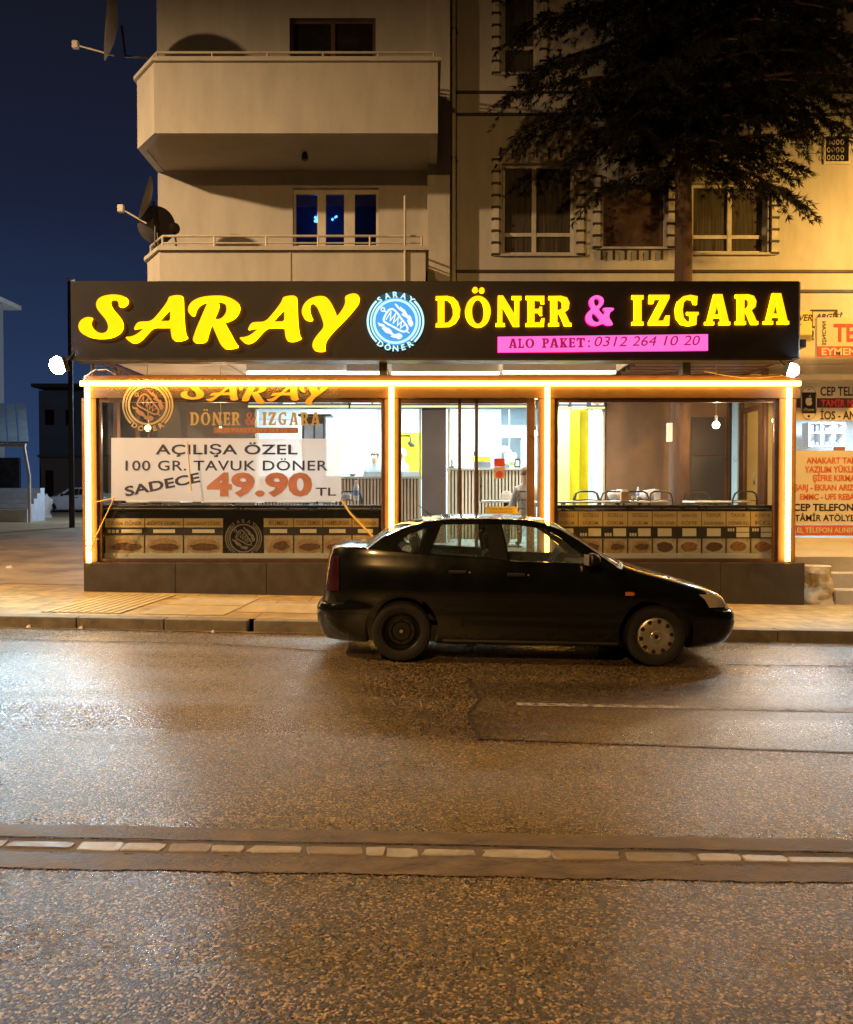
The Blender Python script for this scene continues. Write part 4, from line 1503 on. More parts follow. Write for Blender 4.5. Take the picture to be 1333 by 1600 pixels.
MB().shape(rect(806, 719, 811.5, 728), [], pxfn(16.31), .004).build('card', m_white, t)
t = thing('detergent_bottle', 'green labelled white bottle on the pale counter', 'bottle', (PX(800, 16.35), 16.35, zt))
MB().lathe([(.045, 0), (.05, .02), (.05, .13), (.02, .17), (.02, .2), (.0001, .2)], Matrix.Translation((PX(800, 16.35), 16.35, zt + .002)), 12).build('bottle_body', m_white, t, smooth=True)
MB().lathe([(.0512, .05), (.0512, .11)], Matrix.Translation((PX(800, 16.35), 16.35, zt + .002)), 12).build('bottle_label', pm('green_label', (.2, .45, .05), .5), t, smooth=True)
# hose reel on yellow wall
t = thing('spray_tap', 'dark spray tap on a rail against the yellow kitchen wall', 'tap', P(642, 690, KB - .06))
MB().tube([P(623, 681, KB - .06), P(641, 680, KB - .06), P(642, 688, KB - .08), P(639, 692, KB - .1), P(644, 697, KB - .1)], [.012, .014, .018, .03, .03], 8).build('pipe', m_black, t, smooth=True)
MB().tube([P(640, 691, KB - .1), P(648, 697, KB - .12)], .03, 8).build('spray_head', m_black, t, smooth=True)
t = thing('tea_bowl', 'small dark bowl on the oak counter beside a worker', 'bowl', (PX(551, 16.0), 16.0, ZK1))
MB().lathe([(.03, 0), (.05, .01), (.075, .04), (.07, .04), (.045, .015), (.0001, .012)], Matrix.Translation((PX(551, 16.0), 16.0, ZK1 + .002)), 14).build('bowl', m_black, t, smooth=True)
t = thing('glass_screen', 'low grey glass screen along the back of the oak counter', 'counter screen', (PX(604, 16.4), 16.4, ZK1))
MB().box(PX(568, 16.4), PX(655, 16.4), 16.4, 16.42, ZK1 + .002, PZ(737, 16.4)).build('screen_rail', pm('grey_glass', (.32, .33, .36), .3), t)
# red notice on the sliding door, yellow sticker
t = thing('door_notice', 'red and beige notice stuck on the sliding door glass', 'notice', P(780, 740, F + .07))
MB().shape(rect(772, 716, 789, 729), [], pxfn(F + .072), .003).build('red_sheet', pm('red_notice', (.5, .06, .05), .5), t)
MB().shape(rect(772, 729.3, 789, 747.5), [], pxfn(F + .072), .003).build('beige_sheet', pm('beige_notice', (.5, .36, .3), .5), t)
MB().shape(circ(780.5, 741, 5.5, n=18), [], pxfn(F + .069), .002).build('round_mark', pm('red_notice', (.5, .06, .05), .5), t)
t = thing('door_sticker', 'yellow ribbon shaped sticker low on the sliding door glass', 'sticker', P(785, 802, F + .07))
MB().shape([(757, 791.5), (811, 791.5), (808, 797), (811, 803), (757, 803), (760.5, 797)], [], pxfn(F + .072), .003).build('ribbon', pm('yellow_vinyl', (.62, .46, .05), .5), t)
m = MB()
text_fit(m, 'HOŞ GELDİNİZ', 767, 793.5, 801, 797, F + .069)
text_fit(m, 'BUYURUNUZ EFENDİM', 766, 798.5, 802, 801, F + .069)
m.build('ribbon_lettering', m_navy, t)

# dining chairs and tables
GRC = 'metal hoop-back chairs in the dining room'


def make_chair(lbl):
    t = thing('dining_chair', lbl, 'chair', (0, 0, 0), GRC)
    w, dp = .2, .2
    MB().box(-w, w, -dp, dp, .43, .46).build('seat', m_black, t, bevel=.015)
    hoop = [(-w, dp, 0), (-w, dp + .02, .45), (-w, dp + .06, .78), (-w + .03, dp + .07, .87), (-w + .09, dp + .075, .9), (w - .09, dp + .075, .9), (w - .03, dp + .07, .87), (w, dp + .06, .78), (w, dp + .02, .45), (w, dp, 0)]
    MB().tube(hoop, .014, 8).build('back_frame', m_black, t, smooth=True)
    for zz in (.62, .76):
        MB().tube([(-w, dp + .045, zz), (0, dp + .06, zz + .01), (w, dp + .045, zz)], .008, 6).build('back_rail', m_black, t, smooth=True)
    for s in (-1, 1):
        MB().tube([(s * w * .95, -dp * .95, .43), (s * w, -dp, 0)], .013, 8).build('leg', m_black, t, smooth=True)
    return t


spots = [(205, 12.95, 20, 'black hoop-back chair beside the end window, behind the banner price'), (312, 13.75, 170, 'black hoop-back chair behind the lower edge of the banner'),
         (418, 13.9, 200, 'black hoop-back chair near the fridge, behind the banner'), (526, 12.95, 160, 'black hoop-back chair beside the water bottle'),
         (541, 13.55, 195, 'second black chair by the water bottle, pushed against the table'), (909, 13.9, 185, 'tall hoop-back chair in front of the yellow partition'),
         (927, 13.0, 10, 'hoop-back chair close to the parapet below the yellow partition'), (948, 13.95, 190, 'hoop-back chair in front of the brown wall edge'),
         (990, 13.95, 175, 'hoop-back chair behind the table with the white bags'), (1047, 13.05, 15, 'hoop-back chair standing in front of the tree trunk'),
         (1088, 13.9, 165, 'hoop-back chair below the hanging bulb'), (1150, 13.2, 190, 'hoop-back chair by the end wall door'), (838, 13.55, 120, 'hoop-back chair under the seated diner')]
c0 = make_chair(spots[0][3])
chairs = []
for i, (px, Y, rz, lbl) in enumerate(spots):
    c = c0 if i == 0 else copy_tree(c0)
    c['label'] = lbl
    c.location = (PX(px, Y), Y, ZF)
    c.rotation_euler = (0, 0, radians(rz))
    chairs.append(c)

GRT = 'white-topped tables in the dining room'
tspots = [(250, 13.35, 'white-topped table behind the sloping word on the banner'), (365, 13.3, 'white-topped table behind the banner price'), (480, 13.3, 'white-topped table with the water bottle'),
          (790, 13.95, 'white-topped table in front of the seated diner'), (880, 12.9, 'white-topped table touching the third amber post'), (965, 13.3, 'white-topped table with a wooden napkin box'),
          (1000, 14.45, 'white-topped table piled with white bags'), (1118, 13.3, 'white-topped table under the hanging bulb')]


def make_table(lbl):
    t = thing('dining_table', lbl, 'table', (0, 0, 0), GRT)
    MB().box(-.42, .42, -.33, .33, .725, .755).build('table_top', m_white, t, bevel=.008)
    MB().tube([(0, 0, .02), (0, 0, .725)], .035, 10).build('column', m_black, t, smooth=True)
    MB().box(-.25, .25, -.25, .25, 0, .022).build('foot_plate', m_black, t, bevel=.008)
    return t


t0 = make_table(tspots[0][2])
for i, (px, Y, lbl) in enumerate(tspots):
    c = t0 if i == 0 else copy_tree(t0)
    c['label'] = lbl
    c.location = (PX(px, Y), Y, ZF)
ZT = ZF + .757


def bottle(px, Y, z, h, r, lbl, mat, cap=m_white):
    t = thing('water_bottle', lbl, 'bottle', (PX(px, Y), Y, z))
    M = Matrix.Translation((PX(px, Y), Y, z + .001))
    MB().lathe([(r * .9, 0), (r, .02), (r, h * .62), (r * .8, h * .72), (r * .35, h * .85), (r * .35, h * .92), (.0001, h * .92)], M, 14).build('bottle_body', mat, t, smooth=True)
    MB().lathe([(r * 1.015, h * .25), (r * 1.015, h * .5)], M, 14).build('bottle_label', pm('blue_label', (.12, .22, .55), .5), t, smooth=True)
    MB().lathe([(r * .42, h * .9), (r * .42, h), (.0001, h)], M, 10).build('cap', cap, t, smooth=True)


bottle(556.5, 13.25, ZT, .32, .045, 'tall clear water bottle with a blue label by the second amber post', pm('water_plastic', (.5, .58, .66), .15))
bottle(997, 14.35, ZT, .22, .035, 'small water bottle among the white bags on the rear table', pm('water_plastic', (.5, .58, .66), .15))


def napkin(px, Y, lbl, mat, w=.06, h=.14):
    z = ZT
    t = thing('napkin_holder', lbl, 'napkin holder', (PX(px, Y), Y, z), 'napkin holders on the tables')
    x = PX(px, Y)
    MB().box(x - w, x + w, Y - .05, Y + .05, z + .001, z + h).build('holder', mat, t, bevel=.006)
    MB().box(x - w * .7, x + w * .7, Y - .03, Y + .03, z + h + .001, z + h + .03).build('napkin', m_white, t, bevel=.004)


napkin(976, 12.95, 'wooden napkin holder on the table near the parapet', pm('light_wood', (.45, .3, .15), .5))
napkin(1026, 14.3, 'pale napkin holder on the rear table beside the tree', m_white, .055, .15)
napkin(792, 13.85, 'white napkin holder on the table behind the sliding door', m_white, .08, .12)
napkin(541, 13.4, 'white napkin holder beside the water bottle', m_white, .07, .1)
for px, Y, lbl in ((960, 14.3, 'crumpled white bag on the rear table beside the brown wall'), (1012, 14.35, 'round white bag on the rear table beside the tree trunk')):
    t = thing('carrier_bag', lbl, 'bag', (PX(px, Y), Y, ZT))
    m = MB()
    for i in range(6):
        m.ball((PX(px, Y) + rg.uniform(-.12, .12), Y + rg.uniform(-.06, .06), ZT + .06 + rg.uniform(0, .06)), rg.uniform(.06, .09), 10, (1.2, .8, .9))
    m.build('bag_body', pm('white_plastic', (.7, .66, .68), .4, .25, 8), t, smooth=True)
for px in (989, 997):
    t = thing('salt_shaker', 'steel shaker beside the wooden napkin holder' + (', the one nearer the holder' if px == 989 else ', the one nearer the tree'), 'shaker', (PX(px, 12.95), 12.95, ZT), 'steel shakers on the table')
    MB().lathe([(.025, 0), (.025, .06), (.02, .075), (.0001, .08)], Matrix.Translation((PX(px, 12.95), 12.95, ZT + .001)), 12).build('shaker_body', m_steel, t, smooth=True)
t = thing('fuse_box', 'narrow white box fixed to the tree trunk inside the dining room', 'box', P(1045, 690, 13.8))
MB().box(PX(1042, 13.8), PX(1049, 13.8), 13.75, 13.85, PZ(690, 13.8), PZ(661, 13.8)).build('box_body', m_white, t, bevel=.006)

# ------------------------------------------------------------------ people
m_skin = pm('skin', (.50, .30, .21), .55, .08)


def person(lbl, loc, rz, shirt, trousers, hair, seated=False, cap=None, h=1.72):
    t = thing('person', lbl, 'person', loc)
    k = h / 1.72
    me = bpy.data.meshes.new('body')
    if seated:
        J = {'pel': (0, 0, .5), 'sp': (0, -.03, .72), 'ch': (0, -.02, .95), 'nk': (0, -.01, 1.09), 'h1': (0, .01, 1.17), 'h2': (0, .015, 1.26), 'h3': (0, .01, 1.33)}
        hipz, knee, foot, toe = .5, (.12, .42, .5), (.12, .4, .08), (.12, .52, .04)
    else:
        J = {'pel': (0, 0, .95), 'sp': (0, 0, 1.13), 'ch': (0, -.01, 1.34), 'nk': (0, 0, 1.47), 'h1': (0, .015, 1.54), 'h2': (0, .02, 1.63), 'h3': (0, .01, 1.70)}
        hipz, knee, foot, toe = .9, (.11, .03, .5), (.11, 0, .08), (.12, .14, .03)
    R = {'pel': (.16, .12), 'sp': (.145, .1), 'ch': (.17, .115), 'nk': (.058, .055), 'h1': (.07, .08), 'h2': (.083, .1), 'h3': (.06, .07)}
    V, E, RR = [], [], []

    def add(p, r, prev=None):
        V.append(p)
        RR.append(r if isinstance(r, tuple) else (r, r))
        if prev is not None:
            E.append((prev, len(V) - 1))
        return len(V) - 1
    pel = add(J['pel'], R['pel'])
    sp = add(J['sp'], R['sp'], pel)
    chn = add(J['ch'], R['ch'], sp)
    nk = add(J['nk'], R['nk'], chn)
    h1 = add(J['h1'], R['h1'], nk)
    h2 = add(J['h2'], R['h2'], h1)
    add(J['h3'], R['h3'], h2)
    zc = J['ch'][2]
    for s in (-1, 1):
        sh = add((s * .19, -.01, zc + .05), .062, chn)
        el = add((s * .25, .03, zc - .22), .046, sh)
        wr = add((s * .2, .25, zc - .26), .03, el)
        pa = add((s * .19, .33, zc - .265), (.042, .02), wr)
        for q in range(4):
            f1 = add((s * (.165 + .018 * q), .375 + .008 * (q in (1, 2)), zc - .27), .009, pa)
            add((s * (.165 + .018 * q), .41 + .012 * (q in (1, 2)), zc - .29), .008, f1)
        th = add((s * .15, .335, zc - .275), .011, pa)
        add((s * .135, .365, zc - .285), .009, th)
        hp = add((s * .1, 0, hipz), .095, pel)
        kn = add((s * knee[0], knee[1], knee[2]), .062, hp)
        ft = add((s * foot[0], foot[1], foot[2]), .042, kn)
        add((s * toe[0], toe[1], toe[2]), .038, ft)
    me.from_pydata([(a * k, b * k, c * k) for a, b, c in V], E, [])
    o = bpy.data.objects.new('body', me)
    C.objects.link(o)
    md = o.modifiers.new('skin', 'SKIN')
    for i, r in enumerate(RR):
        me.skin_vertices[0].data[i].radius = (r[0] * k, r[1] * k)
    me.skin_vertices[0].data[0].use_root = True
    sb = o.modifiers.new('sub', 'SUBSURF')
    sb.levels = sb.render_levels = 2
    bpy.context.view_layer.update()
    dg = bpy.context.evaluated_depsgraph_get()
    nm = bpy.data.meshes.new_from_object(o.evaluated_get(dg))
    o.modifiers.clear()
    o.data = nm
    nm.name = 'body'
    nm.materials.clear()
    for q in (m_skin, shirt, trousers, hair):
        nm.materials.append(q)
    zh, zn, zp = J['h1'][2] * k, (J['nk'][2] - .015) * k, (J['pel'][2] + .03) * k
    for p in nm.polygons:
        c = p.center
        if c.z > zn:
            p.material_index = 0
        elif (abs(c.x) > .15 * k and c.y > .17 * k and c.z < (zc - .12) * k and c.z > (zc - .5) * k and not (seated and c.z < .6)):
            p.material_index = 0
        elif c.z > zp:
            p.material_index = 1
        else:
            p.material_index = 2
    nm.polygons.foreach_set('use_smooth', [True] * len(nm.polygons))
    o.parent = t
    hz = J['h2'][2] * k
    hy = J['h2'][1] * k
    # hair shell: the top and back of the skull
    vs, fs = [], []
    n, mm_ = 16, 8
    for i in range(mm_ + 1):
        th = pi * .62 * i / mm_
        for j in range(n):
            a = 2 * pi * j / n
            low = 1.0 if sin(a) < .25 else .62
            tt = th * low
            vs.append((.093 * k * sin(tt) * cos(a), hy - .012 + .108 * k * sin(tt) * sin(a), hz + .012 + .108 * k * cos(tt)))
    for i in range(mm_):
        for j in range(n):
            fs.append((i * n + j, i * n + (j + 1) % n, (i + 1) * n + (j + 1) % n, (i + 1) * n + j))
    MB().add(vs, fs).build('cap' if cap else 'hair', cap or hair, None, smooth=True).parent = t
    # face: nose, ears, eyes, mouth
    f = MB()
    f.ball((0, hy + .105 * k, hz - .02), .016 * k, 8, (.8, 1.1, 1.3))
    for s in (-1, 1):
        f.ball((s * .088 * k, hy, hz - .01), .02 * k, 8, (.4, .8, 1.3))
    f.build('nose_and_ears', m_skin, None, smooth=True).parent = t
    f = MB()
    for s in (-1, 1):
        f.ball((s * .032 * k, hy + .092 * k, hz + .012), .009 * k, 8)
    f.build('eyes', m_black, None, smooth=True).parent = t
    f = MB().ball((0, hy + .09 * k, hz - .055), .018 * k, 8, (1.1, .5, .3))
    f.build('mouth', pm('lip', (.35, .12, .1), .5), None, smooth=True).parent = t
    t.rotation_euler = (0, 0, rz)
    return t


m_brownhair = pm('brown_hair', (.10, .06, .035), .6, .2, 30)
m_redhair = pm('auburn_hair', (.13, .05, .035), .6, .2, 30)
m_jean = pm('dark_trousers', (.03, .03, .04), .8)
m_gshirt = pm('grey_shirt', (.26, .25, .27), .8, .15)
m_wshirt = pm('white_shirt', (.68, .68, .7), .8, .08)
m_check = pm('pale_check_shirt', (.42, .40, .40), .8, .25, 26)
m_whitecap = pm('white_cook_cap', (.65, .62, .58), .8, .1)
Yw = 17.0
# heads sit at the heights the photo shows above the counter
person('worker in a grey shirt with tied brown hair behind the oak counter', (PX(586, Yw), Yw, ZF + .02), radians(160), m_gshirt, m_jean, m_brownhair, h=1.66)
person('worker in white with a white cap half hidden by the second amber post', (PX(628, Yw), Yw + .1, ZF + .02), radians(115), m_wshirt, m_jean, m_brownhair, cap=m_whitecap, h=1.72)
person('seated diner with auburn hair and pale checked shirt, seen from behind', (PX(822, 13.6), 13.6, ZF), radians(25), m_check, m_jean, m_redhair, seated=True, h=1.62)

# ------------------------------------------------------------------ apartment building
ap = thing('apartment_building', 'cream rendered apartment block with two balconies and dark striped window surrounds', 'building', (0, B, 0))
AX0, AX1, AZ0, AZ1 = PX(250, B), 12.0, ZC + .17, 13.6


def hole(a, b, c, d):
    return (PX(a, B), PX(c, B), PZ(d, B), PZ(b, B))


H_W = [hole(784, 255, 896, 397), hole(941, 286, 1036, 386), hole(1078, 286, 1196, 395), hole(784, -40, 838, 114), hole(1240, -60, 1310, 60), hole(459, 293, 592, 386), hole(455, 28, 588, 100)]
fnw = lambda u, v, w: Vector((u, B + w, v))
m = MB()
m.shape([(AX0, AZ0), (AX1, AZ0), (AX1, AZ1), (AX0, AZ1)], [[(a, c), (b, c), (b, d), (a, d)] for a, b, c, d in H_W], fnw, .22)
m.build('wall', m_wall, ap)
m = MB()
m.box(AX0, AX0 + .22, B + .222, 26, -.5, AZ1)
m.box(AX1 - .22, AX1, B + .222, 26, -.5, AZ1)
m.box(AX0 + .222, AX1 - .222, 25.8, 26, -.5, AZ1)
m.build('side_wall', m_wall, ap)
box('roof', m_soffit, ap, AX0, AX1, B + .002, 26, AZ1 + .003, AZ1 + .2)
# rooms behind the windows
m = MB()
for a, b, c, d in H_W:
    m.box(a - .3, b + .3, B + 1.6, B + 1.65, c - .3, d + .3)
m.build('room_back', pm('dim_room', (.06, .05, .045), .9), ap)
# pilaster next to the balconies, downpipe, stripes
box('pilaster', m_wall, ap, PX(668, B - .35), PX(703, B - .35), B - .35, B - .002, AZ0, AZ1, bevel=.006)
dp = MB().tube([(PX(709, B - .12), B - .12, AZ0 - .1), (PX(709, B - .12), B - .12, AZ1)], .035, 10).build('downpipe', m_rail, ap, smooth=True)
m = MB()
for z in (5.2, 7.4, 9.6):
    m.box(PX(709, B) - .05, PX(709, B) + .05, B - .15, B - .01, z, z + .03)
m.build('pipe_clamp', m_black, dp)
for py, a, b in ((144.5, 692, 1333 + 200), (179, 692, 1533), (424, 686, 1533), (455, 1200, 1533)):
    MB().box(PX(a, B), PX(704.5, B) if a < 700 else PX(a, B) + .01, B - .38, B - .352, PZ(py + 2.2, B), PZ(py - 2.2, B))
    MB().box(PX(max(a, 712), B), PX(b, B), B - .022, B - .001, PZ(py + 2.2, B), PZ(py - 2.2, B)).build('wall_stripe', m_darkstripe, ap)


def window(h, cols, zsplit=None, mat=m_pane, frame=m_pvc, curtain=True):
    a, b, c, d = h
    f = .055
    m = MB()
    y = B + .09
    m.box(a, a + f, y, y + .06, c, d)
    m.box(b - f, b, y, y + .06, c, d)
    m.box(a + f, b - f, y, y + .06, c, c + f)
    m.box(a + f, b - f, y, y + .06, d - f, d)
    for q in cols:
        xx = a + (b - a) * q
        m.box(xx - f * .7, xx + f * .7, y - .004, y + .06, c + f, d - f)
    if zsplit:
        zz = c + (d - c) * zsplit
        e_ = [a] + [a + (b - a) * q for q in cols] + [b]
        for p0, p1 in zip(e_, e_[1:]):
            m.box(p0 + f * .75, p1 - f * .75, y + .002, y + .058, zz - f * .6, zz + f * .6)
    w = m.build('window', frame, ap, bevel=.005)
    MB().box(a + f, b - f, y + .03, y + .036, c + f, d - f).build('pane', mat, w)
    MB().box(a - .06, b + .06, B - .05, B + .088, c - .045, c - .003).build('sill', m_wall, w, bevel=.005)
    return w


window(H_W[0], (.45,), .23)
wsh = window(H_W[1], (), None, m_blind, m_blind)
window(H_W[2], (.52,), .25)
window(H_W[3], (), .28)
window(H_W[4], (), .28)
window(H_W[6], (.5,), None, m_pane_d, m_blind)
# striped quoin strips and dentils round the windows
for (a, b, c, d), top, bot in ((H_W[0], 1, 0), (H_W[1], 0, 1), (H_W[2], 0, 0), (H_W[3], 0, 0)):
    for sx0, sx1 in ((a - .19, a - .03), (b + .03, b + .19)):
        st_ = MB().box(sx0 + .03, sx1 - .03, B - .035, B - .002, c - .04, d + .1).build('window_surround', m_pvc, ap)
        z = c - .03
        m = MB()
        while z < d + .1:
            m.box(sx0, sx1, B - .05, B - .003, z, z + .035)
            z += .205
        m.build('surround_stripe', m_darkstripe, st_)
    for on, z0, z1 in ((top, d + .1, d + .26), (bot, c - .22, c - .06)):
        if on:
            m = MB()
            x = a - .05
            while x < b + .1:
                m.box(x, x + .035, B - .05, B - .003, z0, z1)
                x += .21
            m.build('surround_stripe', m_darkstripe, ap)
# small vent with a wrought grille
gv = MB().box(PX(1281, B), PX(1322, B), B - .03, B - .002, PZ(257, B), PZ(211, B)).build('vent_surround', m_pvc, ap)
box('vent_opening', m_pane_d, gv, PX(1284, B), PX(1319, B), B - .036, B - .031, PZ(253, B), PZ(214, B))
m = MB()
for row in (222, 234, 246):
    for q in range(5):
        c_ = P(1288 + q * 7, row, B - .045)
        m.tube([(c_.x + .025 * cos(t_), B - .045, c_.z + .04 * sin(t_)) for t_ in [i * pi / 5 for i in range(11)]], .007, 5)
m.build('vent_grille', m_pvc, gv)

# balconies
YBA = 13.4


def balcony(pxl, pxr, pyt, zb, pxl2, rail_t, rail_b):
    x0, x1 = PX(pxl, YBA), PX(pxr, YBA)
    xl, yl = PX(pxl2, YBA + .6), YBA + .6
    zt = PZ(pyt, YBA)
    plan = [(x0, YBA), (x1, YBA), (x1, B - .003), (xl, B - .003), (xl, yl)]
    fn = lambda u, v, w: Vector((u, v, zb + w))
    slab = [(x0 + .01, YBA + .006), (x1 - .006, YBA + .006), (x1 - .006, B - .004), (xl + .006, B - .004), (xl + .006, yl + .006)]
    b = MB().shape(slab, [], fn, .16).build('balcony', m_soffit, ap)
    th = .12
    inner = [(x0 + .05, YBA + th), (x1 - th, YBA + th), (x1 - th, B - .003), (xl + th, B - .003), (xl + th, yl + .05)]
    m = MB()
    for i in (0, 1, 3, 4):
        p, q = plan[i], plan[(i + 1) % 5]
        ip, iq = inner[i], inner[(i + 1) % 5]
        m.add([(p[0], p[1], zb - .02), (q[0], q[1], zb - .02), (iq[0], iq[1], zb - .02), (ip[0], ip[1], zb - .02), (p[0], p[1], zt), (q[0], q[1], zt), (iq[0], iq[1], zt), (ip[0], ip[1], zt)],
              [(0, 3, 2, 1), (4, 5, 6, 7), (0, 1, 5, 4), (2, 3, 7, 6)])
    m.build('parapet', m_wall, b)
    m = MB()
    o_, i_ = -.05, .17
    cp = [(x0 - .02, YBA + o_), (x1 - o_, YBA + o_), (x1 - o_, B - .004), (xl + o_, B - .004), (xl + o_, yl - .02)]
    ci = [(x0 + .07, YBA + i_), (x1 - i_, YBA + i_), (x1 - i_, B - .004), (xl + i_, B - .004), (xl + i_, yl + .07)]
    for i in (0, 1, 3, 4):
        p, q, ip, iq = cp[i], cp[(i + 1) % 5], ci[i], ci[(i + 1) % 5]
        m.add([(p[0], p[1], zt + .002), (q[0], q[1], zt + .002), (iq[0], iq[1], zt + .002), (ip[0], ip[1], zt + .002), (p[0], p[1], zt + .06), (q[0], q[1], zt + .06), (iq[0], iq[1], zt + .06), (ip[0], ip[1], zt + .06)],
              [(0, 3, 2, 1), (4, 5, 6, 7), (0, 1, 5, 4), (1, 2, 6, 5), (2, 3, 7, 6), (3, 0, 4, 7)])
    m.build('coping', m_wall, b)
    r = MB()
    z0, z1 = zt + .06, PZ(rail_t, YBA)
    line = [(xl + .05, B - .05), (xl + .05, yl + .02), (x0 + .03, YBA + .06), (x1 - .06, YBA + .06), (x1 - .06, B - .05)]
    for zz in (z1, z0 + (z1 - z0) * .42):
        r.tube([(a, c, zz) for a, c in line], .02 if zz == z1 else .013, 8)
    n = 6
    for i in range(n):
        xx = x0 + .03 + (x1 - .09 - x0) * i / (n - 1)
        r.tube([(xx, YBA + .06, z0), (xx, YBA + .06, z1)], .017, 8)
    r.tube([(xl + .05, yl + .02, z0), (xl + .05, yl + .02, z1)], .017, 8)
    r.build('railing', m_rail, b, smooth=True)
    return b, (x0, x1, xl, yl, zt)


bu, gu = balcony(245, 684, 97, PZ(206, YBA), 219, 79, 92)
blw, gl_ = balcony(252, 665, 392, PZ(470, YBA), 233, 367, 384)
m = MB()
for px in (455, 635):
    m.box(PX(px, YBA) - .012, PX(px, YBA) + .012, YBA - .012, YBA - .001, PZ(470, YBA), PZ(394, YBA))
m.build('wall_seam', m_soffit, blw)
MB().tube([(PX(633, YBA - .03), YBA - .03, gl_[4] - .9), (PX(633, YBA - .03), YBA - .03, PZ(307, YBA))], .02, 8).build('clothes_pole', m_rail, blw, smooth=True)
MB().lathe([(.05, 0), (.06, .06), (.035, .12), (.0001, .12)], Matrix.Translation((PX(478, 14.2), 14.2, PZ(206, YBA) - .122)), 12).build('ceiling_lamp', m_black, bu, smooth=True)
# balcony door: three tall panes that mirror the sky, a lit chandelier behind
a, b, c, d = H_W[5]
m_bluepane = glass('blue_door_pane', (.16, .22, .42), .10, .03)
m = MB()
y = B + .08
cols = [a, a + (b - a) * .30, a + (b - a) * .36, a + (b - a) * .60, a + (b - a) * .70, b]
for p0, p1 in ((a, a + .045), (cols[1] - .03, cols[2] + .03), (cols[3] - .01, cols[4] + .03), (b - .045, b)):
    m.box(p0, p1, y, y + .07, c, d)
m.box(a + .046, b - .046, y + .002, y + .068, d - .09, d)
m.box(a + .046, b - .046, y + .002, y + .068, c, c + .06)
dr = m.build('balcony_door', m_pvc, ap, bevel=.004)
MB().box(a + .04, b - .04, y + .03, y + .037, c + .05, d - .08).build('pane', m_bluepane, dr)
box('room_back', pm('blue_dim_room', (.05, .07, .14), .9), dr, a - .25, b + .25, B + 1.2, B + 1.25, c - .2, d + .3)
ch = thing('chandelier', 'blue-white crystal chandelier glowing behind the balcony door', 'chandelier', P(500, 330, B + .75))
m_ch = em('crystal_glow', (.30, .70, 1.0), 40.0)
m = MB()
rgc = random.Random(4)
for i in range(20):
    m.ball(P(497 + rgc.gauss(0, 4.0), 340 + rgc.gauss(0, 4), B + .75 + rgc.uniform(-.08, .08)), rgc.uniform(.015, .035), 6)
for i in range(6):
    m.ball(P(524 + rgc.gauss(0, 2.2), 338 + rgc.gauss(0, 3.5), B + .75 + rgc.uniform(-.05, .05)), rgc.uniform(.012, .022), 6)
m.build('crystal_cluster', m_ch, ch)
MB().tube([P(500, 336, B + .75), P(500, 296, B + .75)], .006, 6).build('chain', m_black, ch)

# satellite dishes
GRD = 'satellite dishes on the balcony corners'


def dish(lbl, c, r, axis, arm=None, mast=None, mat=None):
    t = thing('satellite_dish', lbl, 'satellite dish', c, GRD)
    M = Matrix.Translation(c) @ Vector(axis).to_track_quat('Z', 'Y').to_matrix().to_4x4()
    prof = [(.0001, 0)] + [(r * i / 6, .16 * r * (i / 6) ** 2 * 1.6) for i in range(1, 7)] + [(r * 1.01, .26 * r + .006), (r * .98, .27 * r)] + [(r * i / 6, .16 * r * (i / 6) ** 2 * 1.6 + .012) for i in range(5, 0, -1)] + [(.0001, .012)]
    MB().lathe(prof, M, 28).build('reflector', mat or pm('dish_grey', (.36, .34, .33), .5, .15), t, smooth=True)
    if arm:
        MB().tube(arm, .013, 8).build('feed_arm', m_rail, t, smooth=True)
        e = Vector(arm[-1])
        MB().box(e.x - .05, e.x + .05, e.y - .04, e.y + .04, e.z - .06, e.z + .06).build('feed_horn', m_rail, t, bevel=.015)
    if mast:
        MB().tube(mast, .02, 8).build('mast', m_black, t, smooth=True)
    return t


yd = 13.75
dish('upright satellite dish seen edge-on, sticking out beyond the lower balcony corner', P(236, 312, yd), .35, (-.90, -.31, .27),
     [P(229, 349, yd), P(215, 341, yd), P(189, 326, yd)], [P(240, 315, yd + .05), P(243, 350, yd + .05), P(243, 385, yd)])
dish('dark satellite dish turned away, leaning low against the lower balcony railing', P(246, 352, yd + .25), .3, (-.45, .85, .3), None, [P(246, 352, yd + .3), P(248, 385, yd + .25)], pm('dish_dark', (.07, .065, .075), .5))
dish('small dark dish beside the big one on the lower balcony', P(273, 357, yd + .2), .09, (-.4, .85, .3), None, [P(273, 358, yd + .25), P(275, 385, yd + .2)], pm('dish_dark', (.07, .065, .075), .5))
dish('tall pale satellite dish seen edge-on, high up beside the upper balcony', P(184, 38, yd), .56, (-.93, -.33, .10),
     [P(178, 87, yd), P(158, 81, yd), P(118, 70, yd)], [P(190, 40, yd), P(196, 88, yd), P(232, 90, yd)])

# ------------------------------------------------------------------ phone repair shop next door
YN = 14.6
sh = thing('phone_repair_shop', 'cream phone repair shop front with lettered window next to the pavilion', 'shop', (PX(1300, YN), YN, 0))
wx0, wx1 = PX(1262, YN), 10.5
fnn = lambda u, v, w: Vector((u, YN + w, v))
zw0, zw1 = PZ(840, YN), PZ(597, YN)
MB().shape([(XR + .05, .3), (10.8, .3), (10.8, ZC + .2), (XR + .05, ZC + .2)], [[(wx0 - .25, zw0), (wx1, zw0), (wx1, zw1), (wx0 - .25, zw1)]], fnn, .2).build('wall', m_wall_y, sh)
MB().box(XR + .05, 10.8, YN + .02, B - .003, ZC + .21, ZC + .6).build('upper_wall', m_wall_y, sh)
MB().box(wx0 - .25, wx1, YN + .07, YN + .078, zw0, zw1).build('pane', glass('shop_pane', (.9, .92, .94), .05, .02, .10, (.55, .5, .4)), sh)
ins = MB()
ins.box(wx0 - 1, wx1 + .3, 17.5, 17.6, .3, 3.5)
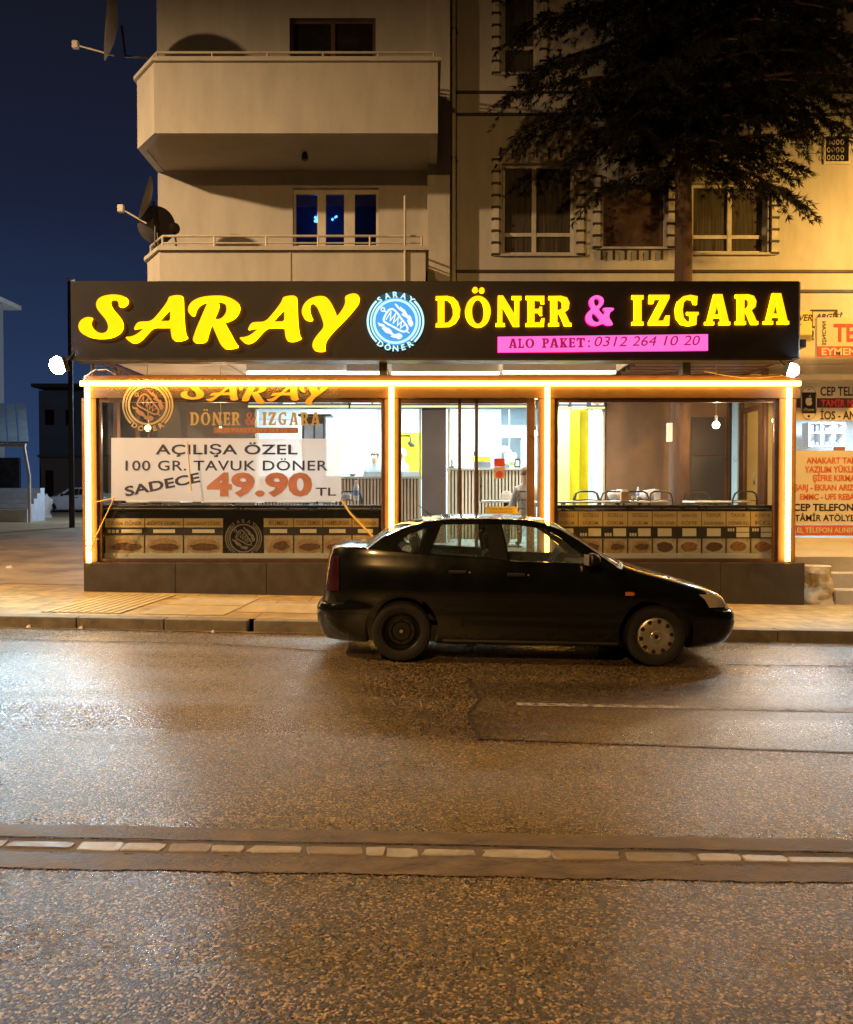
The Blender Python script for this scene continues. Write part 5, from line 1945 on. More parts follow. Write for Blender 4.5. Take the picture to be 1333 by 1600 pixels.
ins.box(wx0 - 1, wx0 - .9, YN + .21, 17.5, .3, 3.5)
ins.build('room', m_white, sh)
lamp('shop_panel_light', 'AREA', (7.9, 16.0, 3.1), (.62, .84, 1.0), 230, .8, aim=(7.9, 16.2, 0), sizey=.6)
# window sheets (frosted posters with lettering)
YW = YN + .06
m_sheet = pm('cream_window_film', (.50, .43, .30), .6, .06, 2)
m_sheet2 = pm('pale_window_film', (.52, .46, .36), .6, .06, 2)
fnY = pxfn(YW)
s1 = MB().shape(rect(1243, 597, 1500, 657), [], fnY, .004).build('upper_film', m_sheet, sh)
MB().shape(rect(1243, 622, 1500, 637), [], pxfn(YW - .003), .002).build('dark_band', pm('dark_brown_print', (.07, .03, .035), .5), s1)
m = MB()
text_left(m, 'CEP TELEFON', 1282, 618, 13.2, YW - .005, .72, .02)
text_left(m, 'İOS - ANDROID', 1282, 655, 12.2, YW - .005, .78, .02)
m.build('black_lettering', m_black, s1)
m = MB()
text_left(m, 'TAMİR MERKEZİ', 1283, 635, 10, YW - .007, .82, .03)
m.build('red_lettering', pm('red_print', (.50, .05, .045), .5), s1)
ph = MB().shape(chaikin(rect(1251, 604, 1277, 655), 2), [], pxfn(YW - .005), .002).build('phone_print', m_sheet2, s1)
fo = chaikin(rect(1251, 604, 1277, 655), 2)
m = MB()
m.shape(fo, [[(1264 + (u - 1264) * .95, 629.5 + (v - 629.5) * .975) for u, v in fo]], pxfn(YW - .007))
m.shape(rect(1253.5, 613, 1275, 646), [], pxfn(YW - .007))
m.shape(circ(1264, 650.5, 2.2, n=12), [], pxfn(YW - .007))
m.shape(rect(1262, 607.5, 1267, 608.6), [], pxfn(YW - .007))
m.build('phone_outline', m_black, ph)
m = MB()
apple = [(1264.2, 622.2), (1266.6, 621.2), (1269, 622.6), (1267.9, 625), (1268.2, 627.6), (1269.6, 629.3), (1268.2, 632.3), (1266.4, 634), (1264.2, 633.2), (1262, 634), (1260, 631.8), (1258.8, 627.8), (1259.4, 623.8), (1261.6, 621.3)]
m.shape(chaikin(apple, 1), [], pxfn(YW - .009))
m.shape([(1264.2, 620.6), (1264.8, 618.6), (1266.8, 617), (1266.4, 619.4)], [], pxfn(YW - .009))
text_fit(m, 'iPhone', 1256, 637, 1272, 642, YW - .009)
m.build('fruit_mark', m_sheet2, ph)
s2 = MB().shape(rect(1243, 704, 1500, 820), [], fnY, .004).build('lower_film', m_sheet2, sh)
m = MB()
m_orp = pm('orange_red_print', (.50, .115, .03), .5, .1)
for s_, x, yb, cap in (('ANAKART TAMİRİ', 1260, 724, 9), ('YAZILIM YÜKLEME', 1257, 738, 9), ('ŞİFRE KIRMA', 1270, 751.5, 9), ('ŞARJ - EKRAN ARIZA', 1240, 766, 8.6), ('EMMC - UFS REBALL', 1250, 780.5, 8.6)):
    text_left(m, s_, x, yb, cap, YW - .004, .86, .035)
m.build('orange_lettering', m_orp, s2)
m = MB()
text_left(m, 'CEP TELEFON', 1240, 798, 10.5, YW - .004, 1.0, .025)
text_left(m, 'TÂMİR ATÖLYESİ', 1242, 814, 9.5, YW - .004, .95, .02)
m.build('black_lettering', m_black, s2)
s3 = MB().shape(rect(1243, 820.5, 1500, 837), [], pxfn(YW - .002), .004).build('red_strip', pm('rust_red_print', (.45, .10, .03), .5, .1), sh)
m = MB()
text_left(m, '2.EL TELEFON ALINIR', 1238, 832, 7.6, YW - .005, .92, .02)
m.build('strip_lettering', m_sheet2, s3)
# lit shelf inside
st = thing('display_shelf', 'white shelf with small goods lit inside the repair shop', 'shelf', P(1291, 700, 16.4))
m = MB()
a, b = PX(1263, 16.4), PX(1320, 16.4)
for py in (661, 676, 697):
    m.box(a, b, 16.4, 16.7, PZ(py + 1, 16.4), PZ(py - 1, 16.4))
for px in (1264, 1283, 1301, 1319):
    m.box(PX(px, 16.4) - .015, PX(px, 16.4) + .015, 16.402, 16.698, PZ(697, 16.4), PZ(661, 16.4))
m.build('rack', m_white, st)
m = MB()
for i in range(14):
    px = 1266 + (i % 7) * 7.5
    py = 674.5 if i < 7 else 695.5
    hgt = rg.uniform(.05, .13)
    m.box(PX(px, 16.45), PX(px + rg.uniform(3, 6), 16.45), 16.43, 16.6, PZ(py, 16.45), PZ(py, 16.45) + hgt)
m.build('boxed_goods', pm('blue_grey_goods', (.16, .22, .3), .5, .5, 12), st)
t = thing('red_carton', 'small red carton standing in the repair shop window', 'carton', P(1313, 706, YN + .3))
MB().box(PX(1306, YN + .3), PX(1320, YN + .3), YN + .3, YN + .4, PZ(706, YN + .3), PZ(697.5, YN + .3)).build('carton_body', pm('red_carton', (.5, .06, .05), .5), t)


def board(lbl, x0, y0, x1, y1, Y, face, extra):
    t = thing('shop_sign', lbl, 'shop sign', P((x0 + x1) / 2, y1, Y))
    MB().shape(rect(x0, y0, x1, y1), [], pxfn(Y), .08).build('sign_box', face, t)
    extra(t, Y)


m_ysign = pm('cream_sign_face', (.60, .50, .28), .5, .06, 2)


def ex1(t, Y):
    m = MB()
    MB().shape(rect(1277.5, 541, 1420, 557), [], pxfn(Y - .004), .003).build('red_band', pm('sign_red', (.45, .06, .035), .5), t)
    text_left(m, 'TELEFON', 1303, 533, 26, Y - .004, .8, .03)
    m.build('red_lettering', pm('sign_red2', (.45, .05, .03), .5), t)
    m = MB()
    vs, fs = text_geo('SİNCAN', .01)
    a, b, c, d = bbox2(vs)
    m.add([P(1285 + (1 - (v - b) / (d - b)) * -8 + 8, 539 - (u - a) / (c - a) * 37, Y - .004) for u, v in vs], [tuple(reversed(f)) for f in fs])
    m.build('side_lettering', m_black, t)
    m = MB()
    text_left(m, 'EYMEN', 1284, 554.5, 10.5, Y - .008, 1.15, .03)
    m.build('pale_lettering', m_ysign, t)


board('cream sign with a tall red word above a red band, over the repair shop', 1277, 496, 1420, 558, 14.0, m_ysign, ex1)


def ex2(t, Y):
    m = MB()
    text_left(m, 'TAMİR VER', 1206, 501, 9.5, Y - .004, .92, .015, .25)
    text_left(m, 'IPRT', 1228, 515, 9, Y - .004, .9, .015, .25)
    text_left(m, '05342', 1219, 527, 9, Y - .004, .9, .015, .2)
    m.build('black_lettering', m_black, t)


board('yellow sign with black slanted lettering, cut off by the end of the black fascia', 1195, 486, 1269, 531, 14.3, pm('yellow_sign_face', (.66, .50, .14), .5, .06, 2), ex2)


def ex3(t, Y):
    MB().shape(rect(1268, 483.5, 1309, 512), [rect(1270.5, 486, 1306.5, 509.5)], pxfn(Y - .01), .05).build('frame', m_black, t)
    m = MB()
    text_left(m, 'ARGİSİ', 1274, 498, 7.5, Y - .004, 1.1, .04, .25)
    text_left(m, '!', 1268.3, 531, 14, Y - .004, .9, .04)
    m.build('black_lettering', m_black, t)


board('pale sign in a thin black frame, mostly behind the red lettered sign', 1269, 484, 1308, 511, 14.42, m_wall_y, ex3)
t = thing('wall_ledge', 'pale ledge running above the repair shop window', 'ledge', P(1300, 597, YN))
MB().box(XR + .06, 10.8, YN - .25, YN - .002, PZ(596.5, YN), PZ(588, YN)).build('ledge_body', m_wall_y, t, bevel=.01)
# landing, ramp and steps
m_step = pm('pale_concrete_step', (.42, .38, .32), .75, .15, 3, .3, 50)
m = MB()
m.add([(XR + .16, 12.9, .66), (12, 12.9, .66), (12, YN, .86), (XR + .16, YN, .86), (XR + .16, 12.9, -.3), (12, 12.9, -.3), (12, YN, -.3), (XR + .16, YN, -.3)],
      [(0, 1, 2, 3), (4, 5, 1, 0), (5, 6, 2, 1), (7, 4, 0, 3)])
tag(m.build('landing', m_step), kind='structure')
t = thing('concrete_steps', 'two pale concrete steps climbing to the repair shop landing', 'steps', (6.5, 12.3, 0))
x0 = PX(1301, 12.5)
MB().box(x0, 12, 12.6, 12.898, -.3, .44).build('step', m_step, t, bevel=.012)
MB().box(x0 - .03, 12, 12.3, 12.598, -.3, .222).build('step', m_step, t, bevel=.012)
t = thing('plaster_stub', 'broken lump of rough plaster and stone beside the dark plinth', 'plaster stub', (PX(1277, 12.4), 12.4, 0))
vs, fs = [], []
n, kk = 26, 14
for i in range(kk + 1):
    z = -.05 + .62 * i / kk
    for j in range(n):
        a = 2 * pi * j / n
        nv = noise.fractal(Vector((cos(a) * 1.7, sin(a) * 1.7, z * 5)), .8, 2, 4)
        r = (.17 + .06 * (1 - i / kk)) * (1 + .35 * nv) if i < kk - 1 else .185
        vs.append((PX(1277, 12.4) + r * 1.12 * cos(a), 12.4 + r * sin(a), z))
for i in range(kk):
    for j in range(n):
        fs.append((i * n + j, i * n + (j + 1) % n, (i + 1) * n + (j + 1) % n, (i + 1) * n + j))
fs.append(tuple(kk * n + j for j in range(n)))
MB().add(vs, fs).build('rubble_body', pm('rough_plaster', (.42, .36, .26), .85, .4, 9, .8, 30), t, smooth=True, angle=50)

# ------------------------------------------------------------------ conifer growing through the pavilion
TX, TY = PX(1063, 14.0), 14.0
tr = thing('conifer_tree', 'tall dark conifer with drooping boughs, its trunk rising through the pavilion roof', 'tree', (TX, TY, ZF))
m_bark = pm('conifer_bark', (.11, .065, .045), .9, .35, 9, .9, 30, stretch=(1, 1, .25))
MB().tube([(TX, TY, ZF - .05), (TX - .02, TY, 2.2), (TX + .01, TY, 3.6), (TX + .03, TY, 5.5), (TX, TY, 8), (TX + .02, TY, 12), (TX, TY, 15.5)], [.185, .165, .15, .14, .12, .08, .02], 14).build('trunk', m_bark, tr, smooth=True)
rt = random.Random(21)
limb = MB()
lv, lf = [], []


def needle(p, d, L, w):
    u = d.orthogonal().normalized()
    u = Matrix.Rotation(rt.uniform(0, 6.28), 3, d) @ u
    k = len(lv)
    q = p + d * L
    lv.extend([tuple(p - u * w * .5), tuple(p + d * L * .45 + u * w), tuple(q), tuple(p + d * L * .45 - u * w)])
    lf.append((k, k + 1, k + 2, k + 3))


def bough(z0, az, L, rise, droop, dens=1.0):
    o = Vector((TX, TY, z0))
    out = Vector((cos(az), sin(az), 0))
    if out.y > .25:
        L = min(L, .75 / out.y)
    side = Vector((-out.y, out.x, 0))
    pts = []
    bend = rt.uniform(-.25, .25)
    for i in range(9):
        t = i / 8
        pts.append(o + out * L * t + side * bend * t * t * L + Vector((0, 0, rise * t * L - droop * t * t * L)))
    limb.tube(pts, [.045 * (1 - .85 * i / 8) * (.6 + .2 * L) for i in range(9)], 6)
    n = int(12 * L * dens)
    for i in range(n):
        t = (i + rt.random()) / n
        t = .12 + .88 * t
        k = min(7, int(t * 8))
        f = t * 8 - k
        p = pts[k].lerp(pts[k + 1], f)
        s = rt.choice((-1, 1))
        tl = rt.uniform(.35, .8) * (1.05 - .45 * t) * min(1.3, .5 + .3 * L)
        td = (out * rt.uniform(.4, 1.0) + side * s * rt.uniform(.4, 1.1) + Vector((0, 0, rt.uniform(-.75, .1)))).normalized()
        m_ = 9
        for j in range(m_):
            tt = (j + rt.random()) / m_
            q = p + td * tl * tt + Vector((0, 0, -.4 * tl * tt * tt))
            dd = (td + Vector((rt.gauss(0, .4), rt.gauss(0, .4), rt.gauss(-.35, .3)))).normalized()
            for _ in range(12):
                d2 = (dd + Vector((rt.gauss(0, .45), rt.gauss(0, .45), rt.gauss(-.1, .4)))).normalized()
                if q.y + d2.y * .1 < B - .12:
                    needle(q, d2, rt.uniform(.06, .15), rt.uniform(.004, .009))


z = 7.35
level = 0
while z < 14.5:
    nb = 9
    base = rt.uniform(0, 6.28)
    for i in range(nb):
        az = base + 2 * pi * i / nb + rt.uniform(-.35, .35)
        L = (2.5 + .35 * sin(level * 1.7)) * rt.uniform(.75, 1.12)
        if level == 0:
            L *= .62
        if z > 11:
            L *= 1 - (z - 11) * .11
        bough(z + rt.uniform(-.2, .2), az, L, rt.uniform(.02, .2), rt.uniform(.2, .4))
    z += .42 if z < 9.5 else .6
    level += 1
# the long low boughs that hang left over the window and right over the wall
for z0, az, L, rise, droop in ((8.35, pi + .12, 2.95, .05, .22), (8.0, pi + .30, 2.6, .0, .24), (7.6, pi + .05, 1.9, -.02, .30), (7.5, pi + .6, 1.7, 0, .33), (8.0, -.15, 2.4, .0, .30), (7.5, -.1, 1.75, -.05, .34), (7.3, -.45, 1.6, -.05, .38),
                               (8.4, -.05, 2.9, .1, .28), (8.7, pi + .2, 2.6, .1, .28), (9.0, -.3, 3.1, .1, .25), (7.3, 4.3, 1.3, 0, .36), (7.2, 5.0, 1.4, 0, .36), (7.8, 4.0, 1.9, 0, .4), (7.0, -.2, 1.9, -.02, .36), (6.9, pi + .25, 1.7, -.02, .36), (6.8, -.6, 1.7, -.05, .36)):
    bough(z0, az, L, rise, droop, 1.1)
limb.build('limb', m_bark, tr, smooth=True)
cm = bpy.data.meshes.new('crown')
cm.from_pydata([(a - TX, b - TY, c - ZF) for a, b, c in lv], [], lf)
m_needle, n_, l_, b_ = nodes_of('conifer_needles')
g_ = n_.new('ShaderNodeNewGeometry')
r_ = n_.new('ShaderNodeValToRGB')
r_.color_ramp.elements[0].color = (.004, .006, .003, 1)
r_.color_ramp.elements[1].color = (.026, .024, .011, 1)
l_.new(g_.outputs['Random Per Island'], r_.inputs[0])
l_.new(r_.outputs[0], b_.inputs['Base Color'])
b_.inputs['Roughness'].default_value = .7
b_.inputs['Specular IOR Level'].default_value = .25
cm.materials.append(m_needle)
co = bpy.data.objects.new('crown', cm)
C.objects.link(co)
co.parent = tr

# ------------------------------------------------------------------ side street on the far side of the sign
t = thing('corner_house', 'pale house with a metal canopy and white steps at the end of the side street', 'house', (-20, 36, .5))
hx0, hx1 = PX(-140, 36), PX(8, 36)
MB().shape([(hx0, 36), (hx1, 36), (PX(2, 46), 46), (hx0 - 5, 46)], [], lambda u, v, w: Vector((u, v, PZ(474, 36) - w)), PZ(474, 36)).build('wall', pm('blue_grey_render', (.4, .42, .46), .9, .12, .7), t)
MB().box(hx0, PX(-1, 36) + .3, 35.5, 37.5, PZ(473, 36), PZ(466, 36)).build('roof', m_soffit, t)
yc0, yc1 = 31.0, 36.0
m = MB()
for i in range(6):
    a = -60 + i * 17
    m.add([P(a + 1, 632, 35.9), P(a + 15, 632, 35.9), P(a + 20, 692, yc0), P(a + 5, 692, yc0)] + [p + Vector((0, 0, .05)) for p in (P(a + 1, 632, 35.9), P(a + 15, 632, 35.9), P(a + 20, 692, yc0), P(a + 5, 692, yc0))],
          [(0, 1, 2, 3), (4, 5, 6, 7), (0, 1, 5, 4), (1, 2, 6, 5), (2, 3, 7, 6), (3, 0, 4, 7)])
m.build('canopy_sheet', pm('blue_grey_metal', (.26, .32, .36), .5, .2, 2), t)
pc = P(40, 692, yc0)
MB().box(PX(-90, yc0), pc.x, yc0 - .06, yc0 + .06, pc.z - .14, pc.z - .02).build('canopy_beam', m_rail, t)
MB().tube([(pc.x - .06, yc0, pc.z - .14), (pc.x + .12, yc0, pc.z - 1.2), (pc.x + .12, yc0, .4)], .06, 8).build('canopy_post', m_rail, t)
for i in range(5):
    z = PZ(806, yc0) + i * .2
    MB().box(PX(-80, yc0), PX(38 - i * 1.5, yc0), yc0 + .2 + i * .35, yc0 + .55 + i * .35, .3, z + .22).build('step', pm('white_step', (.5, .52, .55), .8), t)
MB().box(PX(-30, 35.8), PX(30, 35.8), 35.8, 35.98, .5, PZ(715, 35.8)).build('doorway', m_pane_d, t)
# sheeted load, parked white car is copied further down
t = thing('covered_trailer', 'bulky load under a crumpled pale sheet beside the house steps', 'covered trailer', (PX(52, 36), 36, .5))
vs, fs = [], []
n, kk = 22, 10
for i in range(kk + 1):
    z = .52 + 1.05 * i / kk
    for j in range(n):
        a = 2 * pi * j / n
        nv = noise.fractal(Vector((cos(a) * 2, sin(a) * 2, z * 2)), .8, 2, 3)
        r = (.52 - .14 * (i / kk) ** 3) * (1 + .3 * nv)
        vs.append((PX(56, 36) + r * cos(a), 36 + r * 1.4 * sin(a), z + .1 * nv))
for i in range(kk):
    for j in range(n):
        fs.append((i * n + j, i * n + (j + 1) % n, (i + 1) * n + (j + 1) % n, (i + 1) * n + j))
fs.append(tuple(kk * n + j for j in range(n)))
MB().add(vs, fs).build('sheet', pm('pale_tarpaulin', (.5, .46, .42), .8, .2, 2), t, smooth=True, angle=60)
for s in (-1, 1):
    MB().lathe([(.0001, -.05), (.2, -.05), (.22, 0), (.2, .05), (.0001, .05)], Matrix.Translation((PX(62, 36), 36 + s * .5, .62)) @ Matrix.Rotation(pi / 2, 4, 'X'), 16).build('wheel', m_black, t, smooth=True)
t = thing('dark_building', 'unlit dark building at the back of the side street', 'building', (PX(60, 64), 64, .5))
MB().box(PX(62, 62), PX(260, 62), 62, 76, .3, PZ(610, 62)).build('wall', pm('unlit_render', (.17, .18, .22), .9, .2, .4), t)
MB().box(PX(50, 61), PX(262, 61), 61, 77, PZ(610, 61) + .25, PZ(610, 61) + .5).build('roof', pm('dark_roof', (.09, .07, .065), .9), t)
MB().box(PX(96, 61), PX(101, 61), 66, 66.8, PZ(610, 61) + .5, PZ(592, 61)).build('chimney', m_wall, t)
for px in (72, 104):
    for py in (640, 720):
        MB().box(PX(px, 62), PX(px + 14, 62), 61.96, 61.99, PZ(py + 24, 62), PZ(py, 62)).build('window', m_pane_d, t)
t = thing('back_wall_house', 'low dark outbuilding beyond the parked white car', 'outbuilding', (PX(105, 52), 52, .5))
MB().box(PX(64, 54), PX(240, 54), 54, 60, .3, PZ(715, 54)).build('wall', pm('brown_dim_render', (.16, .11, .09), .9, .2, .5), t)
MB().box(PX(60, 53.8), PX(242, 53.8), 53.7, 60.2, PZ(715, 54) + .003, PZ(715, 54) + .18).build('roof', pm('dark_roof', (.09, .07, .065), .9), t)
MB().box(PX(72, 54), PX(84, 54), 53.95, 53.99, .5, PZ(735, 54)).build('door', m_black, t)
t = thing('utility_pole', 'thin grey pole with a pale cap beside the flood light', 'pole', (PX(112, 28), 28, .4))
MB().tube([(PX(112, 28), 28, .4), (PX(112, 28), 28, PZ(440, 28))], [.09, .07], 10).build('pole', pm('dark_pole', (.018, .018, .024), .8), t, smooth=True)
MB().box(PX(109, 28), PX(119, 28), 27.9, 28.1, PZ(439, 28), PZ(435, 28)).build('lamp_head', m_pvc, t, bevel=.02)

# street lamps that light the road from outside the picture, and the unseen lamp added to fill the side street
for (lx, ly, lz), lbl, s in ((FILL_LAMP_D, 'unseen cool white lamp added to brighten the house and side street', 2), (LAMP_C, 'tall sodium street lamp on the far side of the road, behind the viewer', 0), (LAMP_A, 'tall sodium street lamp at the corner of the side street', -1), (LAMP_B, 'tall sodium street lamp in front of the repair shop', 1)):
    t = thing('street_lamp', lbl, 'street lamp', (lx, ly, gz(lx)), 'sodium street lamps along the pavement')
    yb = {0: -8.4, -1: 10.6, 1: 11.9, 2: 34.2}[s]
    MB().tube([(lx, yb, gz(lx) + .1), (lx, yb, lz - .5), (lx, yb + (.3 if ly > yb else -.3), lz + .05), (lx, ly, lz + .1)], [.09, .06, .05, .045], 10).build('pole', pm('grey_pole', (.16, .16, .19), .7), t, smooth=True)
    MB().box(lx - .14, lx + .14, ly - .3, ly + .32, lz - .02, lz + .14).build('lamp_housing', m_black, t, bevel=.04)
    MB().box(lx - .11, lx + .11, ly - .24, ly + .24, lz - .05, lz - .022).build('lamp_lens', em('sodium_lens', SODIUM, 30.0) if s < 2 else em('cool_lens', (.6, .8, 1.0), 30.0), t, bevel=.01)

# a few scraps of litter
GRL = 'scraps of litter by the kerb'
for px, py, Yl, lbl, s, mt in ((45, 981, None, 'pale crumpled scrap of paper in the gutter', .05, m_pvc), (127, 983, None, 'scrap of paper in the gutter under the plinth corner', .045, m_pvc), (333, 989, None, 'tiny pale scrap in the gutter before the car boot', .03, m_pvc),
                               (14, 889, 'p', 'flattened yellowish wrapper on the pavement by the side street', .13, m_pvc), (68, 858, 'p', 'small pale wrapper at the mouth of the side street', .07, m_pvc), (735, 1006, None, 'dark clod lying under the middle of the car', .09, m_black),
                               (1240, 1010, None, 'tiny pale scrap in the gutter ahead of the car', .03, m_pvc)):
    base = .136 if Yl else 0.0
    x_, y_ = 0, 9.6
    for _ in range(8):
        zg = gz(x_) + base
        d0 = P(px, py, 1.0)
        t_ = (zg - CZ) / (d0.z - CZ)
        x_, y_ = d0.x * t_, t_
    t = thing('litter_scrap', lbl, 'litter', (x_, y_, gz(x_) + base), GRL)
    ring = [(x_ + s * rg.uniform(.5, 1) * cos(2 * pi * i / 9), y_ + s * rg.uniform(.4, .9) * sin(2 * pi * i / 9)) for i in range(9)]
    vs = [(a, b, gz(a) + base + .006) for a, b in ring] + [(x_ + (a - x_) * .6, y_ + (b - y_) * .6, gz(a) + base + .02 + rg.uniform(0, s * .5)) for a, b in ring]
    MB().add(vs, [tuple(range(9, 18))] + [(i, (i + 1) % 9, 9 + (i + 1) % 9, 9 + i) for i in range(9)]).build('scrap', mt, t)

# ------------------------------------------------------------------ parked saloon
RINGS = [(.165, -1.97, 1.86, .70), (.185, -2.03, 1.92, .745), (.24, -2.07, 1.99, .785), (.33, -2.095, 2.035, .81), (.42, -2.11, 2.055, .822), (.49, -2.105, 2.048, .824), (.53, -2.085, 2.02, .824),
         (.548, -2.045, 1.975, .824), (.60, -2.04, 1.955, .827), (.66, -2.035, 1.91, .828), (.70, -2.03, 1.855, .826), (.74, -2.025, 1.77, .824), (.79, -2.02, 1.62, .82), (.84, -2.012, 1.43, .813),
         (.885, -2.005, 1.24, .805), (.93, -2.0, 1.07, .792), (.97, -1.995, .945, .778), (1.01, -1.988, .82, .768), (1.045, -1.98, .70, .758), (1.07, -1.97, .60, .748), (1.085, -1.95, .52, .73), (1.092, -1.92, .46, .70)]
NEXP = 6.8


def ring_at(z):
    for a, b in zip(RINGS, RINGS[1:]):
        if a[0] <= z <= b[0]:
            t = (z - a[0]) / (b[0] - a[0])
            return [a[i] + (b[i] - a[i]) * t for i in range(1, 4)]
    return list(RINGS[-1][1:]) if z > RINGS[-1][0] else list(RINGS[0][1:])


def half_y(x, z):
    xr, xf, hw = ring_at(z)
    t = abs((x - (xr + xf) / 2) / ((xf - xr) / 2))
    return hw * max(0.0, 1 - min(1, t) ** NEXP) ** (1 / NEXP)


def ring_pt(z, th, off=0.0):
    xr, xf, hw = ring_at(z)
    c, s = cos(th), sin(th)
    sg_ = lambda v: (v > 0) - (v < 0)
    return Vector(((xr + xf) / 2 + ((xf - xr) / 2 + off) * sg_(c) * abs(c) ** (2 / NEXP), (hw + off) * sg_(s) * abs(s) ** (2 / NEXP), z))


AXR, AXF, WR = -1.247, 1.198, .29


def make_car():
    car = thing('parked_car', 'dark green saloon car parked at the kerb in front of the pavilion', 'car', (0, 0, 0))
    paint = pm('dark_green_paint', (.0032, .0038, .0030), .22, .25, 2.5, coat=1.0, rvar=.06, spec=.2)
    rubber = pm('tyre_rubber', (.007, .0065, .006), .75, .25, 12)
    trimb = pm('black_trim', (.005, .0045, .0045), .5)
    inner = pm('dark_cabin_trim', (.02, .018, .017), .85)
    well = pm('wheel_well', (.006, .006, .006), .9)
    chrome = pm('hubcap_silver', (.50, .47, .42), .34, .12, 9, metal=.75)
    # body shell
    bm = MB()
    N = 72
    vs, fs = [], []
    for z, *_ in RINGS:
        for j in range(N):
            vs.append(ring_pt(z, 2 * pi * (j + .5) / N))
    k = len(RINGS)
    for i in range(k - 1):
        for j in range(N):
            fs.append((i * N + j, i * N + (j + 1) % N, (i + 1) * N + (j + 1) % N, (i + 1) * N + j))
    fs.append(tuple(range(N - 1, -1, -1)))
    fs.append(tuple((k - 1) * N + j for j in range(N)))
    body = bm.add(vs, fs).build('body', paint, car)
    cut = []

    def cutter(mb, mat):
        o = mb.build('cutter', mat, None)
        cut.append(o)
        b = body.modifiers.new('cut', 'BOOLEAN')
        b.operation = 'DIFFERENCE'
        b.solver = 'EXACT'
        b.object = o
    for ax, r in ((AXR, .355), (AXF, .362)):
        M = Matrix.Translation((ax, 0, WR + .012)) @ Matrix.Rotation(pi / 2, 4, 'X')
        for s in (-1, 1):
            cutter(MB().lathe([(r, -.22), (r, .22)], Matrix.Translation((0, s * .80, 0)) @ M, 40), well)
    # everything above the belt line between rear glass and windscreen, and the cabin hollow
    belt = [(-1.66, 1.2), (-1.60, 1.075), (-1.10, 1.035), (-.3, .995), (.45, .945), (.86, .925), (1.1, 1.2)]
    m = MB()
    n = len(belt)
    m.add([(x, -1, z) for x, z in belt] + [(x, 1, z) for x, z in belt], [tuple(range(n)), tuple(reversed(range(n, 2 * n)))] + [(i, (i + 1) % n, n + (i + 1) % n, n + i) for i in range(n)])
    cutter(m, inner)
    cutter(MB().box(-1.05, .80, -.70, .70, .33, 1.15), inner)
    bpy.context.view_layer.update()
    dg = bpy.context.evaluated_depsgraph_get()
    nm = bpy.data.meshes.new_from_object(body.evaluated_get(dg))
    body.modifiers.clear()
    body.data = nm
    nm.name = 'body'
    for o in cut:
        bpy.data.objects.remove(o)
    nm.polygons.foreach_set('use_smooth', [True] * len(nm.polygons))
    nm.set_sharp_from_angle(angle=radians(28))

    # greenhouse
    Cc = [(-1.64, 1.10), (-1.48, 1.225), (-1.28, 1.315), (-1.07, 1.378), (-.80, 1.412), (-.38, 1.422), (-.03, 1.415), (.165, 1.386), (.31, 1.34), (.485, 1.245), (.69, 1.113), (.86, .99), (.97, .93)]
    Ss = [(-1.60, 1.065), (-1.45, 1.185), (-1.25, 1.275), (-1.05, 1.337), (-.79, 1.364), (-.38, 1.374), (-.03, 1.368), (.15, 1.338), (.285, 1.29), (.445, 1.198), (.64, 1.07), (.79, .962), (.87, .91)]
    wz = lambda z: .772 - (z - .93) * .44
    fs_ = lambda s: (lambda u, v, w: Vector((u, s * (wz(v) - w), v)))
    win_q = [(-1.30, 1.125), (-1.20, 1.215), (-1.02, 1.285), (-1.10, 1.06), (-1.16, 1.045), (-1.25, 1.065)]
    win_r = [(-.985, 1.045), (-.875, 1.318), (-.45, 1.33), (-.41, 1.02)]
    win_f = [(-.285, 1.33), (-.15, 1.328), (.118, 1.298), (.26, 1.225), (.46, 1.08), (.60, .975), (-.215, .985)]
    outl = Ss + [(.80, .90), (.4, .93), (-.3, .975), (-1.1, 1.015), (-1.58, 1.03)]
    gl = glass('car_window', (.86, .90, .86), .05, .01, .15, (.55, .5, .38), True)
    for s in (-1, 1):
        fr = MB().shape(outl, [win_q, win_r, win_f], fs_(s), .03).build('window_frame', paint, car, smooth=True, angle=30)
        for w in (win_q, win_r, win_f):
            MB().shape(w, [], lambda u, v, q, s=s: Vector((u, s * (wz(v) - .016 - q), v)), .004).build('side_window', gl, car)
        # black pillar trim between the door windows
        MB().shape([(-.445, 1.328), (-.30, 1.33), (-.235, .99), (-.405, 1.01)], [], lambda u, v, q, s=s: Vector((u, s * (wz(v) + .003 - q), v)), .002).build('pillar_trim', pm('pillar_black', (.004, .004, .004), .7, spec=.2), fr)

    def top(i0, i1, v0, v1, off=0.0, nv=14):
        vs, fs = [], []
        for i in range(i0, i1 + 1):
            for j in range(nv + 1):
                v = v0 + (v1 - v0) * j / nv
                q = 1 - v * v
                sx_, sz_ = Ss[i]
                cx_, cz_ = Cc[i]
                vs.append((sx_ + (cx_ - sx_) * q, v * wz(sz_), sz_ + (cz_ - sz_) * q + off))
        for i in range(i1 - i0):
            for j in range(nv):
                fs.append((i * (nv + 1) + j, i * (nv + 1) + j + 1, (i + 1) * (nv + 1) + j + 1, (i + 1) * (nv + 1) + j))
        return MB().add(vs, fs)

    rf = top(3, 7, -1, 1).build('roof', paint, car, smooth=True, angle=50)
    sm = rf.modifiers.new('thick', 'SOLIDIFY')
    sm.thickness = .02
    for a, b in ((0, 3), (7, 12)):
        nmn = 'rear_window' if a == 0 else 'windscreen'
        top(a, b, -.88, .88).build(nmn, gl, car, smooth=True, angle=50)
        for s in (-1, 1):
            top(a, b, .87 * s, s, .002, 3).build('roof_pillar', paint, car, smooth=True, angle=50)
